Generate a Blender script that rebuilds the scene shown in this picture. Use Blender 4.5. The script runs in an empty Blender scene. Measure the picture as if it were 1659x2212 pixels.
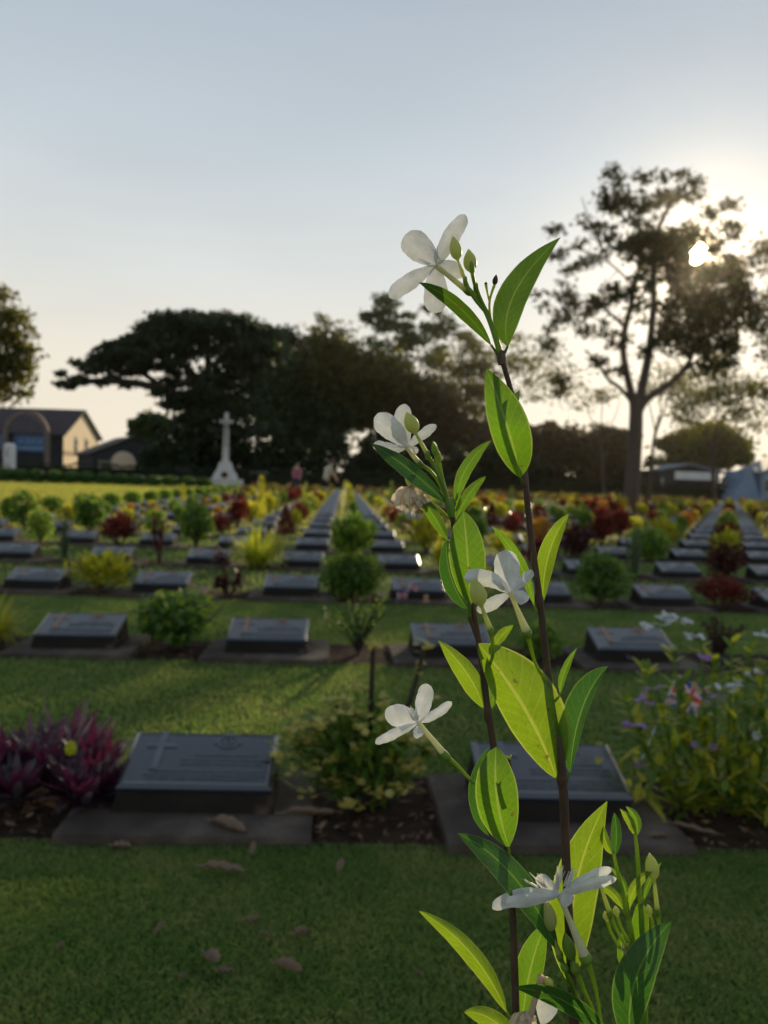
import bpy, bmesh, math, random
import numpy as np
from mathutils import Vector, Matrix

# ------------------------------------------------------------------ camera, world, sun
K = .9                                  # eye height in metres
F, CX, CY = 1664., 829.5, 1106.         # focal length and centre of a 1659 x 2212 picture
YAW, PITCH, ROLL = .0539, .0408, .0325
scene = bpy.context.scene
_fw = np.array([math.sin(YAW)*math.cos(PITCH), math.cos(YAW)*math.cos(PITCH), -math.sin(PITCH)])
_r = np.array([math.cos(YAW), -math.sin(YAW), 0.]); _u = np.cross(_r, _fw)
_r2 = _r*math.cos(ROLL)+_u*math.sin(ROLL); _u2 = -_r*math.sin(ROLL)+_u*math.cos(ROLL)
cam_d = bpy.data.cameras.new("camera"); cam = bpy.data.objects.new("camera", cam_d)
scene.collection.objects.link(cam)
M = Matrix.Identity(4)
for i in range(3):
    M[i][0] = _r2[i]; M[i][1] = _u2[i]; M[i][2] = -_fw[i]
M[2][3] = K
cam.matrix_world = M
cam_d.sensor_fit = 'VERTICAL'; cam_d.sensor_height = 36; cam_d.sensor_width = 27
cam_d.lens = 36*F/2212; cam_d.clip_start = .02; cam_d.clip_end = 4000
cam_d.dof.use_dof = True; cam_d.dof.focus_distance = .325; cam_d.dof.aperture_fstop = 13.0
scene.camera = cam

SUN = _fw + _r2*(1507-CX)/F - _u2*(548-CY)/F; SUN /= np.linalg.norm(SUN)
SUN_EL = math.asin(SUN[2]); SUN_AZ = math.atan2(SUN[0], SUN[1])

world = bpy.data.worlds.new("World"); scene.world = world; world.use_nodes = True
def build_world():
    nt = world.node_tree; nt.nodes.clear(); N = nt.nodes.new; L = nt.links.new
    out = N('ShaderNodeOutputWorld'); bg = N('ShaderNodeBackground'); L(bg.outputs[0], out.inputs[0])
    sky = N('ShaderNodeTexSky'); sky.sky_type = 'NISHITA'; sky.sun_disc = False
    sky.sun_elevation = SUN_EL; sky.sun_rotation = SUN_AZ
    sky.air_density = 1.0; sky.dust_density = 1.6; sky.ozone_density = 1.0; sky.altitude = 0
    hs = N('ShaderNodeHueSaturation'); hs.inputs['Saturation'].default_value = SKY_SAT
    L(sky.outputs[0], hs.inputs['Color'])
    # hazy evening air: compress the very bright aureole, add a thin veil and the disc of the sun
    tc = N('ShaderNodeTexCoord'); nv = N('ShaderNodeVectorMath'); nv.operation = 'NORMALIZE'; L(tc.outputs['Generated'], nv.inputs[0])
    dt = N('ShaderNodeVectorMath'); dt.operation = 'DOT_PRODUCT'; dt.inputs[1].default_value = tuple(SUN); L(nv.outputs[0], dt.inputs[0])
    ac = N('ShaderNodeMath'); ac.operation = 'ARCCOSINE'; L(dt.outputs['Value'], ac.inputs[0])
    def term(prev, lo, hi, col, p):          # smooth lobe of angular distance from the sun
        mr = N('ShaderNodeMapRange'); mr.interpolation_type = 'SMOOTHSTEP'
        mr.inputs['From Min'].default_value = lo; mr.inputs['From Max'].default_value = hi
        mr.inputs['To Min'].default_value = 1; mr.inputs['To Max'].default_value = 0; L(ac.outputs[0], mr.inputs['Value'])
        pw = N('ShaderNodeMath'); pw.operation = 'POWER'; pw.inputs[1].default_value = p; L(mr.outputs[0], pw.inputs[0])
        ml = N('ShaderNodeVectorMath'); ml.operation = 'SCALE'; ml.inputs[0].default_value = col; L(pw.outputs[0], ml.inputs['Scale'])
        ad = N('ShaderNodeVectorMath'); ad.operation = 'ADD'; L(prev, ad.inputs[0]); L(ml.outputs[0], ad.inputs[1])
        return ad.outputs[0]
    cur = hs.outputs[0]
    # horizon veil
    sp = N('ShaderNodeSeparateXYZ'); L(nv.outputs[0], sp.inputs[0])
    mr = N('ShaderNodeMapRange'); mr.interpolation_type = 'SMOOTHSTEP'
    mr.inputs['From Min'].default_value = -.05; mr.inputs['From Max'].default_value = 1.0
    mr.inputs['To Min'].default_value = 0; mr.inputs['To Max'].default_value = 1; L(sp.outputs['Z'], mr.inputs['Value'])
    cr = N('ShaderNodeValToRGB'); e = cr.color_ramp.elements
    e[0].position = 0; e[0].color = (8.6, 7.6, 5.9, 1); e[1].position = 1; e[1].color = (.8, 1.2, 1.8, 1)
    for p, c in ((.082, (7.9, 7.4, 6.3)), (.187, (6.6, 6.8, 6.6)), (.366, (5.2, 5.85, 6.35)), (.565, (4.0, 4.65, 5.35)), (.84, (3.6, 4.2, 5.0))):
        q = cr.color_ramp.elements.new(p); q.color = (*c, 1)
    L(mr.outputs[0], cr.inputs[0])
    cl = N('ShaderNodeTexNoise'); cl.inputs['Scale'].default_value = 1.6; cl.inputs['Detail'].default_value = 3; cl.inputs['Distortion'].default_value = .6
    mpn = N('ShaderNodeMapping'); mpn.inputs['Scale'].default_value = (1, 1, 3.5); L(nv.outputs[0], mpn.inputs[0]); L(mpn.outputs[0], cl.inputs['Vector'])
    cm = N('ShaderNodeMapRange'); cm.inputs['From Min'].default_value = .3; cm.inputs['From Max'].default_value = .7
    cm.inputs['To Min'].default_value = .96; cm.inputs['To Max'].default_value = 1.05; L(cl.outputs['Fac'], cm.inputs['Value'])
    cs = N('ShaderNodeVectorMath'); cs.operation = 'SCALE'; L(cr.outputs[0], cs.inputs[0]); L(cm.outputs[0], cs.inputs['Scale'])
    az = N('ShaderNodeVectorMath'); az.operation = 'DOT_PRODUCT'; h_ = math.hypot(SUN[0], SUN[1]); az.inputs[1].default_value = (SUN[0]/h_, SUN[1]/h_, 0); L(nv.outputs[0], az.inputs[0])
    am = N('ShaderNodeMapRange'); am.interpolation_type = 'SMOOTHSTEP'; am.inputs['From Min'].default_value = -.9; am.inputs['From Max'].default_value = .75
    am.inputs['To Min'].default_value = .78; am.inputs['To Max'].default_value = 1.0; L(az.outputs['Value'], am.inputs['Value'])
    c2_ = N('ShaderNodeVectorMath'); c2_.operation = 'SCALE'; L(cs.outputs[0], c2_.inputs[0]); L(am.outputs[0], c2_.inputs['Scale']); cs = c2_
    mx = N('ShaderNodeMix'); mx.data_type = 'RGBA'; mx.inputs['Factor'].default_value = VEIL
    L(cur, mx.inputs['A']); L(cs.outputs[0], mx.inputs['B']); cur = mx.outputs['Result']
    cur = term(cur, 0, .40, (.5, .3, 0), 2.2)
    cur = term(cur, 0, .12, (1.6, .8, 0), 2.2)
    cur = term(cur, .009, .05, (9, 5, 1), 3)
    cur = term(cur, .0085, .0125, (600, 520, 380), 1)
    L(cur, bg.inputs['Color']); bg.inputs['Strength'].default_value = .1
SKY_SAT, VEIL = .6, .965
build_world()
sun_d = bpy.data.lights.new("sun", 'SUN'); sun = bpy.data.objects.new("sun", sun_d); scene.collection.objects.link(sun)
sun_d.energy = 4.4; sun_d.angle = math.radians(.55); sun_d.color = (1, .80, .52)
sun.rotation_euler = Vector(SUN).to_track_quat('Z', 'Y').to_euler()
scene.view_settings.view_transform = 'Standard'; scene.view_settings.look = 'None'
scene.view_settings.gamma = 1; scene.view_settings.use_curve_mapping = False
scene.view_settings.exposure = .12
scene.render.engine = 'CYCLES'
try:
    scene.cycles.transparent_max_bounces = 8; scene.cycles.sample_clamp_indirect = 6
except Exception: pass

# ------------------------------------------------------------------ helpers
rng = np.random.default_rng(11); R = random.Random(5)
CAM = np.array([0, 0, K])
def U(x, y, d):
    """point seen at picture position x, y (1659 x 2212 grid) d metres ahead"""
    x = np.asarray(x, float); y = np.asarray(y, float); d = np.asarray(d, float)
    return CAM + (_fw + _r2*((x-CX)/F)[..., None] - _u2*((y-CY)/F)[..., None])*d[..., None]
def ground(x, y):
    v = _fw + _r2*(x-CX)/F - _u2*(y-CY)/F
    return CAM + v*(-K/v[2])
def P2(p):                                           # world -> picture
    p = np.atleast_2d(p)-CAM; d = p@_fw
    return CX+F*(p@_r2)/d, CY-F*(p@_u2)/d, d

def link(o, parent=None):
    scene.collection.objects.link(o)
    if parent is not None: o.parent = parent
    return o
def tag(o, label=None, cat=None, group=None, kind=None):
    if label: o['label'] = label
    if cat: o['category'] = cat
    if group: o['group'] = group
    if kind: o['kind'] = kind
    return o
def empty(name, loc=(0, 0, 0), rz=0, label=None, cat=None, group=None):
    o = bpy.data.objects.new(name, None); o.location = loc; o.rotation_euler = (0, 0, rz)
    o.empty_display_size = .1; link(o); return tag(o, label, cat, group)

class MB:
    """collects geometry for one mesh"""
    def __init__(s): s.V = []; s.q = []; s.t = []; s.uvq = []; s.n = 0; s.uv = False; s.mi = []
    def add(s, V, Q=None, T=None):
        V = np.asarray(V, float).reshape(-1, 3)
        if Q is not None and len(Q): s.q.append(np.asarray(Q, int)+s.n)
        if T is not None and len(T): s.t.append(np.asarray(T, int)+s.n)
        s.V.append(V); s.n += len(V)
    def box(s, c, h, rz=0, top=1., M3=None):
        x, y, z = h
        v = np.array([[-x,-y,-z],[x,-y,-z],[x,y,-z],[-x,y,-z],[-x*top,-y*top,z],[x*top,-y*top,z],[x*top,y*top,z],[-x*top,y*top,z]])
        if M3 is not None: v = v@np.asarray(M3).T
        ca, sa = math.cos(rz), math.sin(rz)
        v = v@np.array([[ca, sa, 0], [-sa, ca, 0], [0, 0, 1]])
        s.add(v+np.asarray(c), [[0,3,2,1],[4,5,6,7],[0,1,5,4],[1,2,6,5],[2,3,7,6],[3,0,4,7]])
    def tube(s, pts, rad, n=6, cap=True):
        pts = np.asarray(pts, float); m = len(pts); rad = np.broadcast_to(np.asarray(rad, float), (m,))
        t = np.gradient(pts, axis=0); t /= np.linalg.norm(t, axis=1, keepdims=True)+1e-12
        ref = np.array([0, 0, 1.]) if abs(t[0][2]) < .9 else np.array([1., 0, 0])
        a = np.cross(t, ref); a /= np.linalg.norm(a, axis=1, keepdims=True)+1e-12
        b = np.cross(t, a)
        th = np.linspace(0, 2*np.pi, n, endpoint=False)
        V = pts[:, None]+rad[:, None, None]*(a[:, None]*np.cos(th)[None, :, None]+b[:, None]*np.sin(th)[None, :, None])
        Q = []
        i = np.arange(m-1)[:, None]*n; j = np.arange(n)[None, :]; k = (j+1) % n
        Q = np.stack([i+j, i+k, i+n+k, i+n+j], -1).reshape(-1, 4)
        s.add(V.reshape(-1, 3), Q)
        if cap:
            base = s.n
            s.add([pts[-1]], T=None)
            s.t.append(np.stack([np.full(n, base), base-n+np.arange(n), base-n+(np.arange(n)+1) % n], -1))
    def lathe(s, prof, c=(0, 0, 0), n=12, sx=1, sy=1):
        prof = np.asarray(prof, float); th = np.linspace(0, 2*np.pi, n, endpoint=False)
        V = np.stack([prof[:, None, 0]*np.cos(th)*sx, prof[:, None, 0]*np.sin(th)*sy, np.repeat(prof[:, 1][:, None], n, 1)], -1)
        i = np.arange(len(prof)-1)[:, None]*n; j = np.arange(n)[None, :]; k = (j+1) % n
        s.add(V.reshape(-1, 3)+np.asarray(c), np.stack([i+j, i+k, i+n+k, i+n+j], -1).reshape(-1, 4))
    def xf(s, M3, T=(0, 0, 0)):
        s.V = [v@np.asarray(M3).T+np.asarray(T) for v in s.V]; return s
    def build(s, name, mat, parent=None, smooth=False, loc=None, uv=None, attr=None, origin=None):
        V = np.concatenate(s.V) if s.V else np.zeros((0, 3))
        if origin is not None: V = V-np.asarray(origin)
        q = np.concatenate(s.q) if s.q else np.zeros((0, 4), int)
        t = np.concatenate(s.t) if s.t else np.zeros((0, 3), int)
        me = bpy.data.meshes.new(name)
        me.vertices.add(len(V)); me.vertices.foreach_set('co', V.astype(np.float32).ravel())
        li = np.concatenate([q.ravel(), t.ravel()]).astype(np.int32)
        me.loops.add(len(li)); me.loops.foreach_set('vertex_index', li)
        nf = len(q)+len(t); me.polygons.add(nf)
        st = np.concatenate([np.arange(len(q))*4, len(q)*4+np.arange(len(t))*3]).astype(np.int32)
        me.polygons.foreach_set('loop_start', st)
        me.polygons.foreach_set('use_smooth', np.full(nf, smooth))
        if uv is not None:
            l = me.uv_layers.new(name='UVMap'); l.data.foreach_set('uv', np.asarray(uv)[li].astype(np.float32).ravel())
        me.update(calc_edges=True); me.validate()
        if attr is not None:
            a = me.attributes.new('tone', 'FLOAT', 'POINT'); a.data.foreach_set('value', np.asarray(attr, np.float32))
        if mat is not None: me.materials.append(mat)
        o = bpy.data.objects.new(name, me); link(o, parent)
        if loc is not None: o.location = loc
        return o

def copy_tree(o, parent=None):
    c = o.copy(); scene.collection.objects.link(c)
    if parent is not None: c.parent = parent
    for ch in kids.get(o.name, None) or list(o.children): copy_tree(ch, c)
    return c
kids = {}

# ------------------------------------------------------------------ materials
def nodes(name):
    m = bpy.data.materials.new(name); m.use_nodes = True; nt = m.node_tree; nt.nodes.clear()
    return m, nt, nt.nodes.new, nt.links.new
def ramp(N, L, src, stops):
    cr = N('ShaderNodeValToRGB'); e = cr.color_ramp.elements
    e[0].position, e[0].color = stops[0][0], (*stops[0][1], 1); e[1].position, e[1].color = stops[-1][0], (*stops[-1][1], 1)
    for p, c in stops[1:-1]:
        q = e.new(p); q.color = (*c, 1)
    L(src, cr.inputs[0]); return cr.outputs[0]
def noise(N, L, scale, detail=4, rough=.6, coord='Object', vec=None, stretch=None):
    n = N('ShaderNodeTexNoise'); n.inputs['Scale'].default_value = scale; n.inputs['Detail'].default_value = detail; n.inputs['Roughness'].default_value = rough
    if vec is None:
        tc = N('ShaderNodeTexCoord'); vec = tc.outputs[coord]
    if stretch:
        mp = N('ShaderNodeMapping'); mp.inputs['Scale'].default_value = stretch; L(vec, mp.inputs[0]); vec = mp.outputs[0]
    L(vec, n.inputs['Vector']); return n.outputs['Fac']
def solid(name, stops, scale=8, rough=.7, bump=.3, bscale=None, metallic=0, spec=.5, coord='Object', bdist=.01, stretch=None):
    m, nt, N, L = nodes(name); out = N('ShaderNodeOutputMaterial'); b = N('ShaderNodeBsdfPrincipled'); L(b.outputs[0], out.inputs[0])
    L(ramp(N, L, noise(N, L, scale, coord=coord, stretch=stretch), stops), b.inputs['Base Color'])
    b.inputs['Roughness'].default_value = rough; b.inputs['Metallic'].default_value = metallic; b.inputs['Specular IOR Level'].default_value = spec; b.inputs['IOR'].default_value = 1.65 if spec == 1. else 1.5
    if bump:
        bp = N('ShaderNodeBump'); bp.inputs['Strength'].default_value = bump; bp.inputs['Distance'].default_value = bdist
        L(noise(N, L, bscale or scale*4, coord=coord, stretch=stretch), bp.inputs['Height']); L(bp.outputs[0], b.inputs['Normal'])
    return m
def leafy(name, cols, tcols=None, trans=.45, rough=.5, attr=None, spec=.3):
    """leaf material: colour differs from leaf to leaf; light shines through"""
    m, nt, N, L = nodes(name); out = N('ShaderNodeOutputMaterial')
    if attr:
        a = N('ShaderNodeAttribute'); a.attribute_name = attr; src = a.outputs['Fac']
        g = N('ShaderNodeNewGeometry'); ad = N('ShaderNodeMath'); ad.operation = 'MULTIPLY_ADD'
        L(g.outputs['Random Per Island'], ad.inputs[0]); ad.inputs[1].default_value = .08; L(src, ad.inputs[2]); src = ad.outputs[0]
    else:
        g = N('ShaderNodeNewGeometry'); src = g.outputs['Random Per Island']
    n = len(cols)
    c1 = ramp(N, L, src, [(i/(n-1), c) for i, c in enumerate(cols)])
    tcols = tcols or [(min(1, c[0]*2.6+.01), min(1, c[1]*2.3+.01), c[2]*1.2) for c in cols]
    c2 = ramp(N, L, src, [(i/(n-1), c) for i, c in enumerate(tcols)])
    b = N('ShaderNodeBsdfPrincipled'); L(c1, b.inputs['Base Color']); b.inputs['Roughness'].default_value = rough; b.inputs['Specular IOR Level'].default_value = spec
    t = N('ShaderNodeBsdfTranslucent'); L(c2, t.inputs['Color'])
    mx = N('ShaderNodeMixShader'); mx.inputs[0].default_value = trans; L(b.outputs[0], mx.inputs[1]); L(t.outputs[0], mx.inputs[2]); L(mx.outputs[0], out.inputs[0])
    return m
def lawn_mat():
    m, nt, N, L = nodes('lawn'); out = N('ShaderNodeOutputMaterial'); b = N('ShaderNodeBsdfPrincipled'); L(b.outputs[0], out.inputs[0])
    f1 = noise(N, L, .35, 5, .6); f2 = noise(N, L, 40, 4, .7)
    c1 = ramp(N, L, f1, [(.3, (.035, .075, .018)), (.5, (.055, .095, .022)), (.7, (.095, .115, .035))])
    c2 = ramp(N, L, f2, [(.3, (.45, .45, .4)), (.7, (1.3, 1.3, 1.2))])
    mx = N('ShaderNodeMix'); mx.data_type = 'RGBA'; mx.blend_type = 'MULTIPLY'; mx.inputs['Factor'].default_value = 1; L(c1, mx.inputs['A']); L(c2, mx.inputs['B'])
    L(mx.outputs['Result'], b.inputs['Base Color']); b.inputs['Roughness'].default_value = .9; b.inputs['Specular IOR Level'].default_value = .1
    bp = N('ShaderNodeBump'); bp.inputs['Strength'].default_value = .8; bp.inputs['Distance'].default_value = .03; L(f2, bp.inputs['Height']); L(bp.outputs[0], b.inputs['Normal'])
    return m
def grass_mat(name='grass_blades', far=False):
    m, nt, N, L = nodes(name); out = N('ShaderNodeOutputMaterial')
    g = N('ShaderNodeNewGeometry'); big = noise(N, L, 3.2, 6, .7)
    ad = N('ShaderNodeMath'); ad.operation = 'MULTIPLY_ADD'; L(g.outputs['Random Per Island'], ad.inputs[0]); ad.inputs[1].default_value = .45; ad.inputs[2].default_value = -.22
    a2 = N('ShaderNodeMath'); a2.operation = 'ADD'; L(big, a2.inputs[0]); L(ad.outputs[0], a2.inputs[1])
    c1 = ramp(N, L, a2.outputs[0], [(.28, (.06, .155, .065)), (.45, (.12, .25, .09)), (.60, (.21, .30, .13)), (.8, (.36, .36, .2))])
    c2 = ramp(N, L, a2.outputs[0], [(.25, (.18, .36, .05)), (.5, (.34, .46, .07)), (.8, (.55, .52, .16))])
    if far: c2 = ramp(N, L, a2.outputs[0], [(.25, (.42, .5, .05)), (.5, (.72, .70, .07)), (.8, (.9, .78, .12))])  # far lawn's sunlight put into a brighter, yellower transmitted colour
    b = N('ShaderNodeBsdfPrincipled'); L(c1, b.inputs['Base Color']); b.inputs['Roughness'].default_value = .6; b.inputs['Specular IOR Level'].default_value = .25
    t = N('ShaderNodeBsdfTranslucent'); L(c2, t.inputs['Color'])
    mx = N('ShaderNodeMixShader'); mx.inputs[0].default_value = .5; L(b.outputs[0], mx.inputs[1]); L(t.outputs[0], mx.inputs[2]); L(mx.outputs[0], out.inputs[0])
    return m
MAT = dict(
    lawn=lawn_mat(), grass=grass_mat(), fargrass=grass_mat('sun_toned_blades', True),
    soil=solid('soil', [(.3, (.022, .015, .011)), (.55, (.05, .033, .024)), (.75, (.09, .06, .045))], 14, .95, .9, 60, bdist=.02, spec=.1),
    slab=solid('slab_concrete', [(.3, (.05, .040, .034)), (.55, (.095, .078, .066)), (.75, (.17, .14, .12))], 6, .9, .5, 90, spec=.2),
    pedestal=solid('pedestal_stone', [(.3, (.013, .012, .011)), (.6, (.026, .022, .019)), (.78, (.11, .085, .065))], 9, .85, .5, 120, spec=.2),
    plaque=solid('plaque_bronze', [(.3, (.010, .015, .023)), (.6, (.016, .024, .036)), (.8, (.035, .048, .065))], 7, .31, .05, 160, spec=1., bdist=.001),
    letter=solid('engraved_pale', [(.3, (.10, .12, .145)), (.7, (.14, .165, .19))], 40, .55, 0),
    goldlit=solid('emblem_goldlit', [(.3, (.20, .12, .075)), (.7, (.34, .21, .14))], 40, .5, 0),  # warm reflection on lit bronze emblems painted as a gold colour
    bark=solid('bark', [(.3, (.05, .038, .03)), (.7, (.13, .10, .08))], 6, .95, .8, 20, stretch=(4, 4, 1)),
    darkbark=solid('dark_bark', [(.3, (.02, .016, .013)), (.7, (.05, .04, .03))], 6, .95, .6, 20),
    twig=solid('twig', [(.3, (.06, .045, .03)), (.7, (.12, .09, .06))], 30, .9, .4),
    stone=solid('pale_stone', [(.3, (.50, .50, .49)), (.7, (.62, .62, .61))], 2, .8, .3, 30),
    bronze=solid('dark_bronze', [(.3, (.05, .035, .025)), (.7, (.09, .06, .04))], 8, .5, .1, metallic=.6),
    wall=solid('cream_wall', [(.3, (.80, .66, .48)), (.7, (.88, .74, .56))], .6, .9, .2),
    wallband=solid('wall_band', [(.3, (.42, .32, .22)), (.7, (.5, .39, .28))], .6, .9, .2),
    roof=solid('roof_tiles', [(.3, (.035, .028, .034)), (.7, (.065, .052, .058))], 1.2, .8, .5, 9),
    brickarch=solid('arch_brick', [(.3, (.15, .115, .11)), (.7, (.23, .18, .17))], 3, .9, .3),
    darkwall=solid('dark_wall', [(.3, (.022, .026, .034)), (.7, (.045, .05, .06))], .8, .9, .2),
    bluesign=solid('blue_sign', [(.3, (.04, .12, .30)), (.7, (.06, .16, .38))], .9, .5, 0),
    signletter=solid('sign_letter', [(.3, (.18, .32, .5)), (.7, (.24, .4, .6))], 3, .5, 0),
    glass=solid('dark_glass', [(.3, (.03, .04, .04)), (.7, (.05, .06, .06))], 1, .1, 0, spec=.6),
    framew=solid('window_frame', [(.3, (.30, .30, .26)), (.7, (.38, .38, .34))], 2, .6, 0),
    white=solid('white_paint', [(.3, (.62, .64, .68)), (.7, (.75, .77, .80))], 1, .6, .1),
    bluewall=solid('pale_blue_wall', [(.3, (.16, .25, .40)), (.7, (.24, .34, .50))], .7, .8, .2),
    greyroof=solid('grey_roof', [(.3, (.14, .18, .22)), (.7, (.2, .25, .3))], .7, .7, .3),
    carpaint=solid('dark_car_paint', [(.3, (.02, .03, .06)), (.7, (.03, .04, .08))], 2, .25, 0, spec=.6),
    carsilver=solid('silver_car_paint', [(.3, (.25, .27, .3)), (.7, (.32, .34, .37))], 2, .3, 0, spec=.6),
    rubber=solid('rubber', [(.3, (.015, .015, .015)), (.7, (.03, .03, .03))], 5, .8, 0),
    skin=solid('skin', [(.3, (.42, .25, .17)), (.7, (.52, .32, .23))], 5, .6, 0),
    hair=solid('hair', [(.3, (.02, .015, .012)), (.7, (.04, .03, .025))], 30, .7, .3),
    mint=solid('mint_cloth', [(.3, (.42, .50, .38)), (.7, (.52, .60, .47))], 6, .9, .2),
    black=solid('black_cloth', [(.3, (.012, .012, .014)), (.7, (.02, .02, .024))], 6, .9, .2),
    pink=solid('pink_cloth', [(.3, (.28, .075, .17)), (.7, (.36, .11, .22))], 6, .9, .2),
    navy=solid('navy_cloth', [(.3, (.02, .026, .05)), (.7, (.035, .045, .075))], 6, .9, .2),
    dryleaf=leafy('dry_leaf', [(.12, .075, .045), (.22, .15, .10), (.36, .29, .22)], [(.2, .11, .05), (.3, .2, .1), (.4, .3, .2)], .15),
    yellowleaf=leafy('yellow_leaf', [(.30, .24, .04), (.42, .33, .06)], None, .4),
    mulch=leafy('mulch', [(.045, .026, .018), (.13, .075, .05), (.26, .18, .13)], [(.08, .04, .02), (.15, .09, .06), (.2, .15, .1)], .1, .9),
    # shrubs
    g_dark=leafy('shrub_dark_green', [(.03, .085, .02), (.06, .14, .03), (.11, .19, .04)], [(.10, .22, .03), (.2, .34, .04), (.34, .45, .05)]),
    g_mid=leafy('shrub_green', [(.06, .13, .03), (.12, .22, .04), (.20, .29, .05)], [(.16, .32, .04), (.32, .5, .06), (.48, .6, .08)]),
    g_yel=leafy('shrub_yellow_green', [(.08, .14, .02), (.25, .27, .03), (.42, .38, .04)], [(.3, .42, .03), (.7, .68, .05), (.9, .78, .08)], .55),
    g_lime=leafy('lime_blades', [(.11, .18, .02), (.22, .27, .03), (.34, .34, .05)], [(.4, .55, .03), (.7, .75, .05), (.85, .8, .1)], .55),
    g_blue=leafy('grey_green', [(.05, .10, .06), (.10, .16, .10), (.14, .2, .12)]),
    red=leafy('red_leaves', [(.055, .012, .013), (.11, .02, .02), (.17, .045, .032)], [(.13, .02, .014), (.25, .038, .03), (.32, .10, .05)]),
    dred=leafy('dark_red_leaves', [(.035, .01, .014), (.07, .016, .02), (.12, .04, .03)], [(.05, .012, .012), (.09, .02, .02), (.12, .05, .03)]),
    orange=leafy('orange_leaves', [(.14, .07, .02), (.25, .13, .03), (.30, .20, .04)]),
    purple=leafy('purple_leaves', [(.04, .018, .034), (.07, .020, .045), (.085, .085, .09), (.10, .028, .06)], [(.16, .03, .07), (.24, .035, .10), (.16, .13, .15), (.32, .06, .13)], .35, .35, spec=.6),
    petal_y=leafy('pale_yellow_petals', [(.50, .45, .10), (.64, .58, .20)], [(.6, .52, .12), (.7, .64, .18)], .35),
    petal_g=leafy('golden_petals', [(.75, .42, .03), (.85, .55, .05)], [(.8, .5, .05), (.9, .6, .05)], .35),
    petal_v=leafy('violet_petals', [(.30, .16, .45), (.42, .24, .55)], [(.4, .2, .6), (.5, .3, .7)], .3),
    petal_w=leafy('white_petals', [(.62, .68, .74), (.74, .78, .82)], [(.7, .75, .8), (.75, .8, .85)], .3),
    vinca=leafy('periwinkle_leaves', [(.05, .12, .03), (.12, .21, .035), (.28, .32, .04), (.52, .46, .05)], None, .5),
    # trees
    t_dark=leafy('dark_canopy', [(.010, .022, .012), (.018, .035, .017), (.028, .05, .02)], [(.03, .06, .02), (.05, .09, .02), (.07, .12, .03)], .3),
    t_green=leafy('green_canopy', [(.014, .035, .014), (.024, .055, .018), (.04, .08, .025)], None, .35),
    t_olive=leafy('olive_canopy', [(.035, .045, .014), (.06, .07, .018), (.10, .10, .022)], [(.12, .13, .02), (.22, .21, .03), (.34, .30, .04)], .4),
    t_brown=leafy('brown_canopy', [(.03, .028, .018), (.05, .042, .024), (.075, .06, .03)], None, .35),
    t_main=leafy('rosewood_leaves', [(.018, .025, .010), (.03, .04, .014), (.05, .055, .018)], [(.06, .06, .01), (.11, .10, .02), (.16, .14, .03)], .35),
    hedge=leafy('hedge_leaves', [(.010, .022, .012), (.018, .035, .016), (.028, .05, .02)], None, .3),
)

# ------------------------------------------------------------------ leaf scatter helpers
def ortho(n, up=None, upw=0.):
    a = rng.normal(size=(n, 3))
    if up is not None: a = a+np.asarray(up)*upw
    a /= np.linalg.norm(a, axis=1, keepdims=True)
    b = rng.normal(size=(n, 3)); b -= (b*a).sum(1, keepdims=True)*a; b /= np.linalg.norm(b, axis=1, keepdims=True)
    return a, b
def leaves(mb, C, Ln, W, a=None, b=None):
    """diamond leaves at centres C"""
    n = len(C)
    if a is None: a, b = ortho(n)
    Ln = np.broadcast_to(Ln, (n,))[:, None]; W = np.broadcast_to(W, (n,))[:, None]
    V = np.stack([C-a*Ln/2, C+b*W/2-a*Ln*.05, C+a*Ln/2, C-b*W/2-a*Ln*.05], 1).reshape(-1, 3)
    mb.add(V, np.arange(4*n).reshape(-1, 4))
def straps(mb, B, D, Ln, W, droop, seg=5):
    """arching strap leaves from points B in directions D"""
    n = len(B); B = np.asarray(B, float); D = D/np.linalg.norm(D, axis=1, keepdims=True)
    side = np.cross(D, [0, 0, 1.]); side /= np.linalg.norm(side, axis=1, keepdims=True)+1e-9
    t = np.linspace(0, 1, seg+1)
    Ln = np.broadcast_to(Ln, (n,)); W = np.broadcast_to(W, (n,)); droop = np.broadcast_to(droop, (n,))
    P = B[:, None]+D[:, None]*(Ln[:, None]*t)[..., None]
    P[..., 2] -= (droop*Ln)[:, None]*t**2.2
    w = W[:, None]*(np.minimum(1, .45+1.6*t)*(1-t**2.5))[None]/2
    V = np.stack([P-side[:, None]*w[..., None], P+side[:, None]*w[..., None]], 2)
    base = np.arange(n)[:, None]*(2*(seg+1)); i = np.arange(seg)[None]*2
    Q = np.stack([base+i, base+i+1, base+i+3, base+i+2], -1).reshape(-1, 4)
    mb.add(V.reshape(-1, 3), Q)
def ball(n, rx, ry, rz, c=(0, 0, 0), shell=.55):
    v = rng.normal(size=(n, 3)); v /= np.linalg.norm(v, axis=1, keepdims=True)
    r = (shell+(1-shell)*rng.random(n))
    k = rng.normal(size=(7, 3)); k /= np.linalg.norm(k, axis=1, keepdims=True)
    r = (r*(.72+.42*np.clip((v@k.T).max(1), 0, 1)**3+.06*rng.normal(size=n)))[:, None]
    return v*r*np.array([rx, ry, rz])+np.asarray(c)
def chaikin(p, k=2):
    p = np.asarray(p, float)
    for _ in range(k):
        q = np.empty((2*len(p), p.shape[1])); q[0] = p[0]; q[-1] = p[-1]
        q[1:-1:2] = .75*p[:-1]+.25*p[1:]; q[2:-1:2] = .25*p[:-1]+.75*p[1:]
        p = q
    return p

# ------------------------------------------------------------------ ground
g = MB(); g.add([[-1500, -800, 0], [1500, -800, 0], [1500, 2500, 0], [-1500, 2500, 0]], [[0, 1, 2, 3]])
tag(g.build('ground', MAT['lawn']), kind='structure')

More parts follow.
